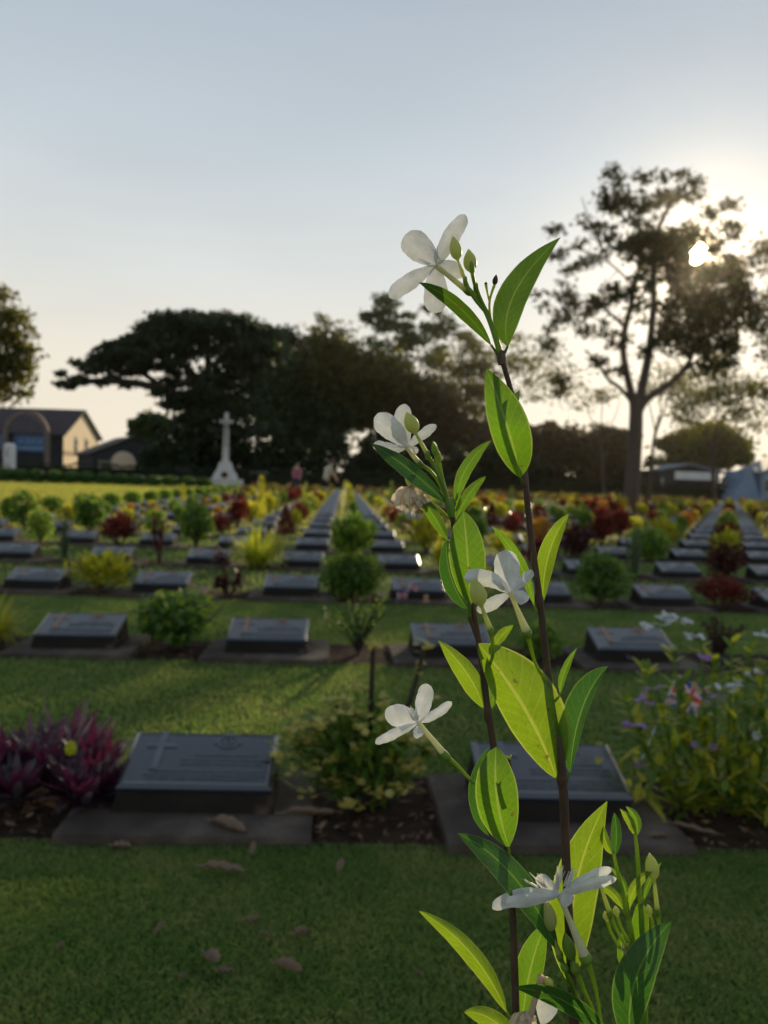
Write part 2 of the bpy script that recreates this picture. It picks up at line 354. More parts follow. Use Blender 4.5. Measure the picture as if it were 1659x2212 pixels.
X0, Y0, CS, RS, SH, MW = -.4061*K, 2.196*K, 1.0461*K, 2.0563*K, -.0204*K, .4458*K
NROW = 30
def cell(r, c):                                   # row from 1, column; front edge centre of the plaque
    return X0+c*CS, Y0+(r-1)*RS+SH*c
COLMIN = -5
# soil strips, one per row of graves
for r in range(1, NROW+1):
    x, y = cell(r, 0); s_ = SH/CS
    xa = -6.0 if r > 3 else -8; xb = 40+r
    m_ = MB(); nx = 120 if r < 6 else 30; xs = np.linspace(xa, xb, nx)
    j = rng.normal(size=(2, nx))*.012*(1 if r < 6 else 0)
    V = np.concatenate([np.stack([xs, y-.125+(xs-x)*s_+j[0], np.full(nx, .004)], -1), np.stack([xs, y+.335+(xs-x)*s_+j[1], np.full(nx, .004)], -1)])
    i = np.arange(nx-1); m_.add(V, np.stack([i, i+1, i+1+nx, i+nx], -1))
    tag(m_.build('soil_bed', MAT['soil']), kind='structure')

def in_bed(x, y, pad=0.):
    yy = y-(Y0+SH*(x-X0)/CS)
    k = np.floor((yy+RS*.5)/RS); d = yy-k*RS
    return (k >= 0) & (k < NROW) & (d > -.125-pad) & (d < .335+pad) & (x > -6.0)
def lawn_blades(far=False):
    mb = MB()
    def zone(ya, yb, dens, w, h, xl, xr):
        A = (yb-ya)*(xr(yb)-xl(yb)); n = int(A*dens)
        x = rng.uniform(xl(yb), xr(yb), n); y = rng.uniform(ya, yb, n)
        k = (x > xl(y)) & (x < xr(y)) & ~in_bed(x, y, -.015)
        x, y = x[k], y[k]; n = len(x)
        th = rng.uniform(0, 2*np.pi, n); hh = h*rng.uniform(.5, 1.25, n); lean = rng.normal(size=(n, 2))*hh[:, None]*.55
        cw = np.stack([np.cos(th), np.sin(th)], -1)*w*.5
        z0 = np.zeros(n)
        V = np.stack([np.stack([x-cw[:, 0], y-cw[:, 1], z0], -1), np.stack([x+cw[:, 0], y+cw[:, 1], z0], -1),
                      np.stack([x+lean[:, 0]*.4+cw[:, 0]*.8, y+lean[:, 1]*.4+cw[:, 1]*.8, hh*.6], -1),
                      np.stack([x+lean[:, 0], y+lean[:, 1], hh], -1)], 1)
        mb.add(V.reshape(-1, 3), np.arange(4*n).reshape(-1, 4))
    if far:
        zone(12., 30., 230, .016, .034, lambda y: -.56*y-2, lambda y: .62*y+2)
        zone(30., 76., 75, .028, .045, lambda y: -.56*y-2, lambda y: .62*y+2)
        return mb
    zone(.95, 2.0, 110000, .0012, .0115, lambda y: -.62*y-.3, lambda y: .72*y+.3)
    zone(2.0, 6.0, 14000, .0022, .015, lambda y: -.56*y-.5, lambda y: .66*y+.5)
    zone(6.0, 12., 520, .010, .028, lambda y: -.56*y-.8, lambda y: .66*y+.8)
    return mb
tag(lawn_blades().build('grass', MAT['grass']), kind='stuff', label='short mown lawn grass between the nearer rows of graves')
tag(lawn_blades(True).build('sun_toned_grass', MAT['fargrass']), kind='stuff', label='sunlit yellow-green grass of the far lawn')

# ------------------------------------------------------------------ trees
def sun_gap(C, r=.5):                              # the gap in the crown the sun shines through
    v = C-CAM-np.array([.05, .3, -.22]); t = v@SUN; d = np.linalg.norm(v-t[:, None]*SUN, axis=1)
    v2 = C-CAM; t2 = v2@SUN; d2 = np.linalg.norm(v2-t2[:, None]*SUN, axis=1)
    return (d > r*.46) & (d2 > r*.42)
def tree(name, label, dist, limbs, blobs, mat, leaf=.2, count=8000, bark='bark', spread=.5, sub=.35, cat='tree', twigr=.02, group=None, flat=1., cl=70):
    """limbs: [(r0, r1, [(x,y,dz)..])...] in picture units at distance dist; blobs (x, y, rx, ry, density)"""
    p0 = limbs[0][2][0]; g0 = U(p0[0], p0[1], dist); root = np.array([g0[0], g0[1], 0])
    e = empty(name, tuple(root), 0, label, cat, group)
    wood = MB(); nodes_ = []; nr = []
    mpx = dist/F
    for (r0, r1, pts) in limbs:
        p = chaikin([list(q) if len(q) == 3 else [q[0], q[1], 0] for q in pts], 2)
        P = U(p[:, 0], p[:, 1], dist+p[:, 2])
        if pts is limbs[0][2]: P[0][2] = -.1
        rr = np.linspace(r0, r1, len(P))
        if pts is limbs[0][2]: rr[0] *= 1.35
        wood.tube(P, rr, 8); nodes_ += list(P[len(P)//4:]); nr += list(rr[len(P)//4:])
    A = sum(b[2]*b[3]*b[4] for b in blobs); crown = MB(); pts_all = []
    nodes_ = np.array(nodes_); nr = np.array(nr)
    order = []
    for (bx, by, rx, ry, de) in blobs:
        nc = max(3, int(rx*ry*de/(A)*count/cl))
        for _ in range(nc):
            a = rng.uniform(0, 2*np.pi); q = math.sqrt(rng.random())
            dz = rng.normal()*spread*max(rx, ry)*mpx*1.0
            order.append((bx+rx*q*math.cos(a), by+ry*q*math.sin(a), dz, rx, ry))
    C0 = np.array([U(o[0], o[1], dist+o[2]) for o in order])
    dd = np.linalg.norm(C0-nodes_[len(nodes_)//3], axis=1)
    for i in np.argsort(dd):
        c = C0[i]; o = order[i]
        k = np.argmin(((nodes_-c)**2).sum(1)); a = nodes_[k]
        Ld = np.linalg.norm(c-a)
        if twigr and Ld > .1:
            mid = (a+c)/2+rng.normal(size=3)*Ld*.12+np.array([0, 0, Ld*.08])
            q = chaikin([a, mid, c], 1)
            r0 = min(nr[k]*.6, twigr*(1+Ld*.35))
            ok = sun_gap(q, .5).all()
            if ok:
                wood.tube(q, np.linspace(r0, r0*.4, len(q)), 4, cap=False)
            nodes_ = np.vstack([nodes_, q[1:]]); nr = np.concatenate([nr, np.linspace(r0, r0*.5, len(q)-1)])
        rad = max(.35 if cl > 50 else .2, sub*min(o[3], o[4])*mpx)
        n = rng.poisson(cl)
        pts_all.append(c+rng.normal(size=(n, 3))*np.array([rad, rad, rad*.62*flat]))
    C = np.concatenate(pts_all); C = C[C[:, 2] > 1.0]; C = C[sun_gap(C)]
    C = C[:int(count*1.6)] if len(C) > count*1.6 else C
    s = leaf*rng.uniform(.6, 1.4, len(C))
    leaves(crown, C, s, s*.62)
    wood.build('trunk', MAT[bark], e, smooth=True, origin=root)
    crown.build('crown', MAT[mat], e, origin=root)
    return e

def zz(l, f=lambda x, y: (1061.8+.36*x, 331.8+.36*y)):
    return [(*f(a[0], a[1]), a[2]*.36, a[3]*.36, a[4]) for a in l]
def zl(l): return [(1061.8+.36*a[0], 331.8+.36*a[1], a[2] if len(a) > 2 else 0) for a in l]

main_blobs = zz([(740,130,60,45,.9),(700,200,50,60,.6),(960,140,100,30,.9),(1180,150,70,45,.9),(900,290,260,55,.8),(740,300,120,50,.8),(1170,240,110,40,.7),
    (1440,310,35,22,.9),(1330,360,50,30,.7),(1400,430,60,35,.5),(1480,480,50,30,.3),(700,470,120,50,.5),(550,430,80,50,.3),(380,460,30,30,.4),(400,590,70,45,.6),(480,700,90,50,.35),
    (940,560,190,90,1.3),(1060,520,150,70,1.4),(1080,650,170,110,1.3),(1440,690,100,70,1.5),(1300,800,230,120,1.0),(1190,1000,190,150,1.3),(1430,960,190,170,.8),(1150,1130,140,90,.8),
    (1350,1180,150,110,.7),(750,840,170,60,.7),(640,910,80,40,.8),(650,1060,100,60,.5),(760,1110,80,50,.5),(640,1250,70,50,.5),(720,1310,80,40,.4),(400,1370,100,50,.4),(380,1420,60,40,.3),
    (450,980,170,110,.28),(350,850,150,130,.22),(620,600,150,100,.25),(330,1100,110,90,.25),(900,1170,60,40,.5),(1230,1310,90,50,.5),(1560,960,50,90,.5),(1000,430,260,60,.3),(900,760,100,60,.6),(980,900,120,90,.35),(1490,820,90,90,.6),(840,1000,80,80,.2),(1335,560,70,55,.8),(1250,480,80,40,.7),(1335,690,60,50,.9),(1150,600,60,60,.8)])
main_limbs = [(.40, .30, zl([(830,2150),(850,1900),(868,1620),(868,1440)])),
    (.22, .06, zl([(855,1520),(840,1440),(800,1280),(782,1120),(828,950,1),(860,800,1.5),(900,600,2),(880,300,2)])),
    (.26, .05, zl([(880,1520),(905,1400),(945,1200),(968,1000),(975,800),(960,560),(1040,350),(1180,160,1)])),
    (.20, .05, zl([(880,1560),(925,1470),(1060,1390),(1150,1310),(1215,1200),(1190,1000,-1),(1300,820,-1),(1420,700,-1)])),
    (.12, .04, zl([(850,1500),(780,1410),(690,1350),(640,1250),(560,1180,1)])),
    (.10, .03, zl([(790,1030,0),(740,980),(670,930),(590,890)])),
    (.09, .03, zl([(965,1150),(1050,1000,-1),(1100,800,-1),(1040,600,-1)])),
    (.10, .03, zl([(1150,1310),(1290,1200,1),(1400,1080,1),(1500,900,1)])),
    (.06, .02, zl([(860,800,1),(700,640,2),(500,560,2),(390,590,2)])),
    (.05, .015, zl([(700,640,2),(600,440,2),(540,260,2)]))]
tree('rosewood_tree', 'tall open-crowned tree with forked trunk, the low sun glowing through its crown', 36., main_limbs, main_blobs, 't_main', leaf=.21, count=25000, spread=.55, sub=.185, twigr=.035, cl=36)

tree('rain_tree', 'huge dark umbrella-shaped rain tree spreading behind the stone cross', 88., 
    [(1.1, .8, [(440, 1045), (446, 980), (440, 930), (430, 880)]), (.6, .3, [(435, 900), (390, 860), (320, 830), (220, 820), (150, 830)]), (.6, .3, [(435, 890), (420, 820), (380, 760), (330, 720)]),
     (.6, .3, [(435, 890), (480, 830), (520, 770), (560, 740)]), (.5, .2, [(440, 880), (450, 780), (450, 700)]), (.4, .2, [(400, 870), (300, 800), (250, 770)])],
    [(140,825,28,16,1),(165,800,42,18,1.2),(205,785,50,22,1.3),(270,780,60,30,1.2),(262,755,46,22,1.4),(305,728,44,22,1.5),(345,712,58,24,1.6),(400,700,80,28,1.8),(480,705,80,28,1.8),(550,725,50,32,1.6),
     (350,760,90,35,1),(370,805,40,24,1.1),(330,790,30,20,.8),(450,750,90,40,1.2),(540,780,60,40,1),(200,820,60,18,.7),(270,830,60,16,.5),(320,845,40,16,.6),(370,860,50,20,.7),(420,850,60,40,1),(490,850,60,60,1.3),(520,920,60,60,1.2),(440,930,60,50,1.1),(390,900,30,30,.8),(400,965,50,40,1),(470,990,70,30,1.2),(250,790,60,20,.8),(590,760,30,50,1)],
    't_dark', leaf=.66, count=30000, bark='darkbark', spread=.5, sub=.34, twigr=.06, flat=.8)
def roundtree(name, label, dist, x, y, rx, ry, mat, base=1045, count=9000, dens=1.0, leaf=.5, bl=None, bark='darkbark'):
    lim = [(.5, .3, [(x, base), (x+3, (base+y)/2+ry*.3), (x, y+ry*.3)]), (.22, .1, [(x, y+ry*.5), (x-rx*.3, y), (x-rx*.6, y-ry*.2)]), (.22, .1, [(x, y+ry*.5), (x+rx*.3, y), (x+rx*.6, y-ry*.2)]), (.25, .08, [(x, y+ry*.3), (x, y-ry*.5)])]
    if bl is None:
        bl = []
        for i in range(15):
            a = rng.uniform(0, 2*np.pi); q = math.sqrt(rng.random())*.75
            bl.append((x+rx*q*math.cos(a), y+ry*q*math.sin(a), rx*rng.uniform(.22, .42), ry*rng.uniform(.2, .36), dens*rng.uniform(.6, 1.3)))
        bl.append((x, y, rx*.7, ry*.7, dens*1.3))
    return tree(name, label, dist, lim, bl, mat, leaf=leaf, count=count, bark=bark, spread=.45, sub=.42, twigr=.04)
TR = [
 ('broadleaf_tree', 'rounded dark green tree right of the stone cross, below the rain tree crown', 120, 600, 850, 80, 120, 't_green', 9000, 1),
 ('broadleaf_tree', 'deep green tree with low crown behind the person in the mint shirt', 120, 690, 900, 90, 110, 't_green', 9000, 1),
 ('broadleaf_tree', 'dark leafy tree between the rain tree and the yellowish tree', 120, 590, 760, 60, 60, 't_dark', 6000, 1),
 ('broadleaf_tree', 'domed yellowish olive tree rising above the person in the mint shirt', 120, 715, 790, 85, 90, 't_olive', 11000, 1.1),
 ('broadleaf_tree', 'olive brown tree with rounded shoulder left of the white flowers', 120, 830, 850, 90, 95, 't_olive', 11000, 1.1),
 ('broadleaf_tree', 'brown tinged tree sloping down behind the upper flowering twig', 120, 910, 890, 80, 80, 't_brown', 9000, 1.1),
 ('broadleaf_tree', 'low brownish tree behind the middle of the foreground shrub', 120, 1000, 950, 80, 60, 't_brown', 8000, 1),
 ('broadleaf_tree', 'dark low tree directly behind the foreground stems', 120, 870, 975, 90, 60, 't_green', 8000, 1.1),
 ('broadleaf_tree', 'low dark tree mass left of the forked trunk', 84, 1190, 965, 75, 58, 't_brown', 9000, 1.2),
 ('broadleaf_tree', 'low leafy tree touching the left side of the forked trunk', 83, 1310, 975, 60, 60, 't_brown', 7000, 1),
 ('broadleaf_tree', 'dark low tree standing close behind the hedge between shrub and trunk', 83, 1100, 1000, 80, 45, 't_dark', 7000, 1.2),
 ('broadleaf_tree', 'olive domed tree behind the white blue building', 92, 1530, 965, 110, 55, 't_olive', 11000, 1.1),
 ('broadleaf_tree', 'small grey green tree in the gap between houses and rain tree', 110, 325, 925, 45, 32, 't_green', 4000, 1),
 ('broadleaf_tree', 'low dark tree beneath the rain tree beside parked cars', 84, 370, 990, 60, 35, 't_dark', 4000, 1.1),
]
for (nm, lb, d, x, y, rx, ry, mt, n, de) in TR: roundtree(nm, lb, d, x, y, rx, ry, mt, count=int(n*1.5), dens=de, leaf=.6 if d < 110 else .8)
tree('broadleaf_tree', 'leafy olive tree cut by the left edge of the picture', 46., [(.35, .2, [(-60, 1060), (-55, 950), (-50, 800)]), (.12, .05, [(-50, 880), (0, 820), (30, 790)]), (.12, .05, [(-50, 850), (-20, 760), (0, 700)]), (.1, .04, [(-50, 850), (-90, 760), (-110, 700)])],
    [(0,640,16,14,.8),(5,700,32,40,.9),(30,690,22,16,.7),(30,760,36,40,1),(10,800,40,40,.9),(50,740,18,22,.7),(20,850,36,22,.8),(60,800,14,20,.5),(-60,720,70,70,1),(-80,810,80,60,1)], 't_olive', leaf=.3, count=9000, spread=.45, sub=.35, twigr=.02)
tree('sparse_tree', 'thin-leaved tall tree whose airy top shows above the olive trees', 150., [(.4, .2, [(900, 1045), (890, 900), (880, 780), (870, 700)]), (.15, .06, [(885, 800), (930, 720), (960, 700)]), (.15, .06, [(885, 800), (830, 720), (800, 690)])],
    [(835,665,24,22,.9),(810,690,34,16,.7),(850,700,40,18,.7),(885,685,14,22,.5),(930,680,20,16,.6),(950,710,36,22,.7),(900,730,60,22,.45),(860,740,60,22,.4),(980,720,26,18,.5),(930,760,60,24,.4),(790,680,12,10,.6)], 't_green', leaf=.75, count=6200, spread=.5, sub=.4, twigr=.03)
tree('sparse_tree', 'airy tree with lacy crown behind the topmost leaves of the shrub', 140., [(.4, .2, [(1010, 1045), (1005, 900), (1010, 800)]), (.15, .06, [(1008, 850), (1060, 780), (1100, 740)]), (.15, .06, [(1008, 850), (970, 790), (950, 760)])],
    [(1020,730,24,18,.5),(1000,780,50,34,.45),(1050,790,40,30,.5),(1100,750,40,30,.35),(1130,790,34,30,.4),(990,840,60,36,.5),(1060,850,50,36,.45),(1020,900,50,34,.5),(690,700,20,16,.2),(970,800,40,30,.4),(1140,850,26,26,.3)], 't_olive', leaf=.65, count=8500, spread=.5, sub=.42, twigr=.03)
tree('sparse_tree', 'slim bare-branched sapling just right of the forked trunk', 44., [(.13, .08, [(1402, 1085), (1405, 1020), (1412, 950), (1425, 900)]), (.06, .02, [(1412, 950), (1440, 870), (1460, 800)]), (.05, .02, [(1415, 930), (1400, 860), (1390, 810)]), (.04, .02, [(1410, 1010), (1450, 970), (1480, 930)]), (.04, .02, [(1425, 900), (1430, 840), (1420, 780)])],
    [(1440,830,40,40,.25),(1400,850,30,30,.15),(1470,860,36,40,.25),(1480,930,24,24,.2)], 't_olive', leaf=.17, count=1700, spread=.5, sub=.5, twigr=.022)
tree('sparse_tree', 'open tree with several thin upright branches near the blue building', 50., [(.16, .10, [(1545, 1088), (1540, 1030), (1540, 980), (1545, 930)]), (.08, .02, [(1540, 980), (1500, 900), (1480, 840)]), (.08, .02, [(1542, 960), (1550, 880), (1545, 800)]), (.07, .02, [(1545, 930), (1590, 860), (1620, 800)]), (.05, .02, [(1540, 1010), (1500, 990), (1470, 960)]), (.05, .02, [(1540, 990), (1590, 950), (1630, 900)])],
    [(1500,850,46,40,.5),(1550,820,40,34,.5),(1600,850,46,40,.5),(1540,880,60,34,.4),(1620,900,36,30,.4),(1560,770,40,30,.4),(1640,830,26,30,.4),(1480,900,34,30,.35)], 't_olive', leaf=.22, count=5000, spread=.5, sub=.45, twigr=.025)
tree('sparse_tree', 'thin bare tree between the foreground stems and the forked trunk', 60., [(.12, .07, [(1305, 1070), (1300, 1000), (1297, 940)]), (.05, .02, [(1297, 950), (1270, 890), (1255, 840)]), (.05, .02, [(1297, 950), (1300, 880), (1310, 830)]), (.05, .02, [(1298, 960), (1330, 900), (1340, 860)])],
    [(1265,850,40,30,.12),(1310,840,30,30,.12),(1210,820,50,40,.3),(1190,780,30,40,.3)], 't_olive', leaf=.25, count=1300, spread=.5, sub=.5, twigr=.03)
tree('broadleaf_tree', 'dark tree entering the picture at its right edge', 40., [(.3, .2, [(1760, 1090), (1755, 900), (1750, 750)]), (.1, .04, [(1752, 850), (1700, 740), (1660, 690)]), (.1, .04, [(1752, 800), (1710, 640), (1660, 560)])],
    [(1650,530,18,10,1),(1665,560,26,26,.7),(1668,640,28,40,.6),(1650,680,26,26,.5),(1670,740,30,40,.6),(1650,850,24,24,.4),(1740,650,60,100,1),(1740,800,50,70,.8),(1700,760,40,50,.7)], 't_main', leaf=.22, count=6500, spread=.5, sub=.4, twigr=.02)

# ------------------------------------------------------------------ boundary hedge, clipped bushes, cross, houses, cars
def hedge():
    mb = MB(); y = 79.
    n = 22000; xs = rng.uniform(-48, 58, n); zt = 1.55+.12*np.sin(xs*.7)+.08*np.sin(xs*2.3)
    top = rng.random(n) < .4
    z = np.where(top, zt+rng.normal(size=n)*.05, rng.uniform(.05, 1, n)*zt); yy = np.where(top, y+rng.uniform(-.1, 1.1, n), y-.05+rng.normal(size=n)*.07)
    leaves(mb, np.stack([xs, yy, z], -1), rng.uniform(.12, .24, n), .1)
    mb.box((5, y+.5, .6), (53, .45, .6))
    e = empty('boundary_hedge', (5, y, 0), 0, 'long dark clipped hedge closing the far side of the cemetery', 'hedge')
    mb.build('foliage', MAT['hedge'], e, origin=(5, y, 0))
hedge()
def undergrowth():
    # a far dark belt of shrubbery seen under the trees
    defs = [(-14, 88, 8, 3.6), (-3, 86, 8, 4.4), (7, 86, 7, 4.2), (17, 87, 8, 3.4), (26, 90, 9, 3.8), (37, 93, 9, 3.5)]
    names = ['dark shrubbery under the rain tree, left of the stone cross', 'dark shrubbery below the green trees, right of the stone cross', 'dark shrubbery behind the foreground shrub',
             'dark shrubbery left of the forked trunk', 'dark shrubbery behind the bare sapling', 'dark shrubbery behind the pale blue building']
    for (x, y, w, h), lb in zip(defs, names):
        e = empty('shrubbery', (x, y, 0), 0, lb, 'shrubbery', 'dark shrubbery behind the boundary hedge')
        mb = MB(); n = 6500; h *= 1.45; xs = rng.uniform(-w, w, n); zz_ = rng.random(n)**.8*(h*(.8+.2*np.sin(xs*1.1)+.12*np.sin(xs*2.7)))*np.sqrt(np.clip(1-(xs/w/1.05)**4, 0, 1))
        leaves(mb, np.stack([xs, rng.normal(size=n)*.8, zz_], -1), rng.uniform(.35, .7, n), .35)
        mb.build('foliage', MAT['hedge'], e)
undergrowth()
def clipped(i, px, d, w, h):
    g0 = U(px, 1050, d); x, y = g0[0], g0[1]
    e = empty('clipped_bush', (x, y, 0), 0, f'{ORD[i]} clipped round bush from the left in the row before the hedge', 'bush', 'clipped bushes along the far lawn edge')
    mb = MB(); C = ball(420, w/2, w/2, h/2, (0, 0, h/2), .85); leaves(mb, C, .13, .08)
    mb.lathe([(0.01, .06), (w*.36, h*.15), (w*.44, h*.5), (w*.34, h*.85), (.01, h*.96)], n=10)
    mb.build('foliage', MAT['g_dark'], e)
ORD = ['first', 'second', 'third', 'fourth', 'fifth', 'sixth', 'seventh', 'eighth', 'ninth', 'tenth', 'eleventh', 'twelfth', 'thirteenth', 'fourteenth', 'fifteenth', 'sixteenth', 'seventeenth',
       'eighteenth', 'nineteenth', 'twentieth', 'twenty-first', 'twenty-second', 'twenty-third', 'twenty-fourth', 'twenty-fifth', 'twenty-sixth', 'twenty-seventh', 'twenty-eighth', 'twenty-ninth', 'thirtieth', 'thirty-first', 'thirty-second']
for i in range(13): clipped(i, 8+i*36, 52+.3*i, 1.35, .95-.02*i)

def cross():
    d = 74.; g0 = U(486, 1045, d); o = np.array([g0[0], g0[1], 0]); s = d/F
    e = empty('stone_cross', tuple(o), .1, 'tall pale stone cross with bronze sword on a stepped base', 'memorial cross')
    def octa(mb, r0, r1, z0, z1): mb.lathe([(.001, z0), (r0, z0), (r1, z1), (.001, z1)], n=8)
    b = MB(); zb = 0
    octa(b, 1.75, 1.73, 0, .55+zb); octa(b, 1.25, 1.0, .553, 1.2); octa(b, .9, .55, 1.203, 2.2)
    b.build('stepped_base', MAT['stone'], e)
    c = MB(); c.lathe([(.001, 2.203), (.36, 2.203), (.32, 2.5), (.19, 6.85), (.16, 6.9), (.001, 6.9)], n=8)
    c.box((-.36, 0, 6.05), (.2, .13, .13)); c.box((.36, 0, 6.05), (.2, .13, .13)); c.box((-.6, 0, 6.05), (.05, .16, .16)); c.box((.6, 0, 6.05), (.05, .16, .16)); c.box((0, 0, 6.05), (.22, .2, .18))
    c.build('cross_shaft', MAT['stone'], e)
    w = MB(); w.box((0, -.31, 4.8), (.05, .03, 1.2), top=1); w.box((0, -.31, 5.5), (.28, .035, .04)); w.box((0, -.31, 6.0), (.03, .03, .2))
    w.build('bronze_sword', MAT['bronze'], e)
    r = MB(); r.lathe([(.001, -.06), (.30, -.06), (.30, .06), (.001, .06)], n=14); r.xf(Matrix.Rotation(math.pi/2, 3, 'X'))
    r.build('wreath', MAT['red'], e, loc=(0, -1.25, .95))
cross()

def house():
    d = 100.; al = math.radians(-4)
    g0 = U(136, 1012, d); root = empty('shop_house', (g0[0], g0[1], 0), al, 'cream two-storey house with dark roof, brick arch and blue sign', 'house')
    Lx, Wy, he, hr = 24., 11.8, 5.6, 9.0       # local: gable at x=0 facing +x, front wall at y=0 facing -y
    k = 1.0
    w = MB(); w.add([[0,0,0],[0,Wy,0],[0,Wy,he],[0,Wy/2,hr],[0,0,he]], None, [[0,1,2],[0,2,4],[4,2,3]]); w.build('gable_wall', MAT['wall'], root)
    f = MB(); f.box((-Lx/2-.02, .1, he/2), (Lx/2, .1, he/2)); f.box((-Lx/2-.02, Wy-.1, he/2), (Lx/2, .1, he/2)); f.build('front_wall', MAT['darkwall'], root)  # shade on the front side painted as a near-black wall colour
    bd = MB(); bd.box((.03, Wy/2, 3.15), (.03, Wy/2, .3)); bd.build('wall_band', MAT['wallband'], root)
    r = MB(); ov = .5
    for sy in (0, 1):
        y0, y1 = (-ov, Wy/2) if sy == 0 else (Wy+ov, Wy/2); z0 = he-ov*(hr-he)/(Wy/2)
        P = [[-Lx, y0, z0], [.45, y0, z0], [.45, y1, hr], [-Lx, y1, hr]]; P2_ = [[a, b, c+.22] for a, b, c in P]
        r.add(P+P2_, [[0,1,2,3],[4,5,6,7],[0,1,5,4],[1,2,6,5],[2,3,7,6],[3,0,4,7]])
    r.build('roof', MAT['roof'], root)
    for yy in (3.9, 7.4):
        fr = MB(); fr.box((.05, yy, 4.2), (.05, .42, .95)); fr.lathe([(.001, -.05), (.42, -.05), (.42, .05), (.001, .05)], n=16)
        fr.V[-1] = fr.V[-1][:, [2, 0, 1]]+np.array([.05, yy, 5.15]); fo = fr.build('window', MAT['framew'], root)
        gl = MB()
        for a in (-.2, .2):
            for b in (3.7, 4.6): gl.box((.11, yy+a, b), (.012, .15, .36))
        gl.build('pane', MAT['glass'], fo)
    a = MB(); n = 22; cx, cz, R0, R1 = -3.9, 4.9, 3.0, 2.45
    th = np.linspace(0, math.pi, n)
    ring = []
    for y in (-2.2, -1.7):
        for rr in (R0, R1): ring.append(np.stack([cx+rr*np.cos(th), np.full(n, y), cz+rr*1.15*np.sin(th)], -1))
    V = np.concatenate(ring); i = np.arange(n-1); Q = []
    for (p, q) in ((0, 1), (2, 3), (0, 2), (1, 3)): Q.append(np.stack([p*n+i, p*n+i+1, q*n+i+1, q*n+i], -1))
    a.add(V, np.concatenate(Q))
    for s in (-1, 1): a.box((cx+s*(R0+R1)/2, -1.95, cz/2), (.28, .25, cz/2))
    a.build('brick_arch', MAT['brickarch'], root)
    s = MB(); s.box((-4.0, -.25, 4.3), (2.3, .12, 1.15)); so = s.build('shop_sign', MAT['bluesign'], root)
    l = MB(); x = -5.6
    for q in range(9):
        ww = [.26, .22, .24, .1, .26, .24, .2, .26, .22][q]; hgt = .36
        l.box((x, -.39, 4.5), (.045, .015, hgt)); 
        if q % 3 != 0: l.box((x+ww*.6, -.39, 4.5+hgt*.8), (ww*.5, .014, .05))
        if q % 2 == 0: l.box((x+ww, -.39, 4.5), (.045, .0145, hgt))
        x += ww+.2
    l.box((-4.1, -.39, 3.6), (1.7, .014, .12)); l.build('lettering', MAT['signletter'], so)
    s2 = MB(); s2.box((-10.2, -.25, 4.3), (2.6, .12, 1.0)); s2.build('shop_sign', MAT['bluesign'], root)
    bs = MB(); bs.box((.5, Wy/2, .5), (.3, Wy/2+.1, .5)); bs.build('low_wall', MAT['wall'], root)
house()
def pillar():
    d = 66.; g0 = U(21, 1010, d); x, y = g0[0], g0[1]
    b = MB(); b.lathe([(.001, .9), (.48, .9), (.48, 2.75), (.42, 2.95), (.28, 3.05), (.001, 3.07)], n=20)
    e = empty('sign_pillar', (x, y, 0), 0, 'short white rounded sign board with faded red marks before the arch', 'sign')
    b.build('board', MAT['white'], e)
    m = MB(); m.box((0, -.63, 2.2), (.04, .02, .3)); m.box((0, -.63, 1.15), (.22, .02, .05)); m.build('faded_marks', MAT['pink'], e)
    p = MB(); p.tube([(0, 0, 0), (0, 0, .9)], .12, 8); p.build('post', MAT['darkwall'], e)
pillar()
def simple_house(px, d, W, D, he, hr, rz, name, label, wallm, roofm, extras=None, y=1030):
    g0 = U(px, y, d); e = empty(name, (g0[0], g0[1], 0), rz, label, 'building')
    w = MB(); w.box((0, 0, he/2), (W/2, D/2, he/2)); 
    w.add([[-W/2, -D/2+.01, he], [W/2, -D/2+.01, he], [0, -D/2+.01, hr]], None, [[0, 1, 2]]); w.build('wall', MAT[wallm], e)
    r = MB(); ov = .4
    for s in (-1, 1):
        x0 = s*(W/2+ov); z0 = he-ov*(hr-he)/(W/2)
        P = [[x0, -D/2-ov, z0], [x0, D/2+ov, z0], [0, D/2+ov, hr], [0, -D/2-ov, hr]]; Q = [[a, b, c+.18] for a, b, c in P]
        r.add(P+Q, [[0,1,2,3],[4,5,6,7],[0,1,5,4],[1,2,6,5],[2,3,7,6],[3,0,4,7]])
    r.build('roof', MAT[roofm], e)
    return e
def windows(e, W, D, he, n, m='glass'):
    for i in range(n):
        x = -W/2+(i+.5)*W/n; f = MB(); f.box((x, -D/2-.03, he*.5), (W/n*.28, .04, he*.22)); fo = f.build('window', MAT['framew'], e)
        p = MB(); p.box((x, -D/2-.08, he*.5), (W/n*.22, .015, he*.18)); p.build('pane', MAT[m], fo)
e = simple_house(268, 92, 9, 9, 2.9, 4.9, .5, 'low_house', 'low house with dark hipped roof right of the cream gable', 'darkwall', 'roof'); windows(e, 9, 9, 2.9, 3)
ar = MB(); ar.lathe([(.001, -.1), (1.35, -.1), (1.35, .1), (.001, .1)], n=20); ar.V[-1] = ar.V[-1][:, [0, 2, 1]]
ar.build('pale_porch_arch', MAT['wall'], e, loc=(-1.2, -4.75, 1.9))
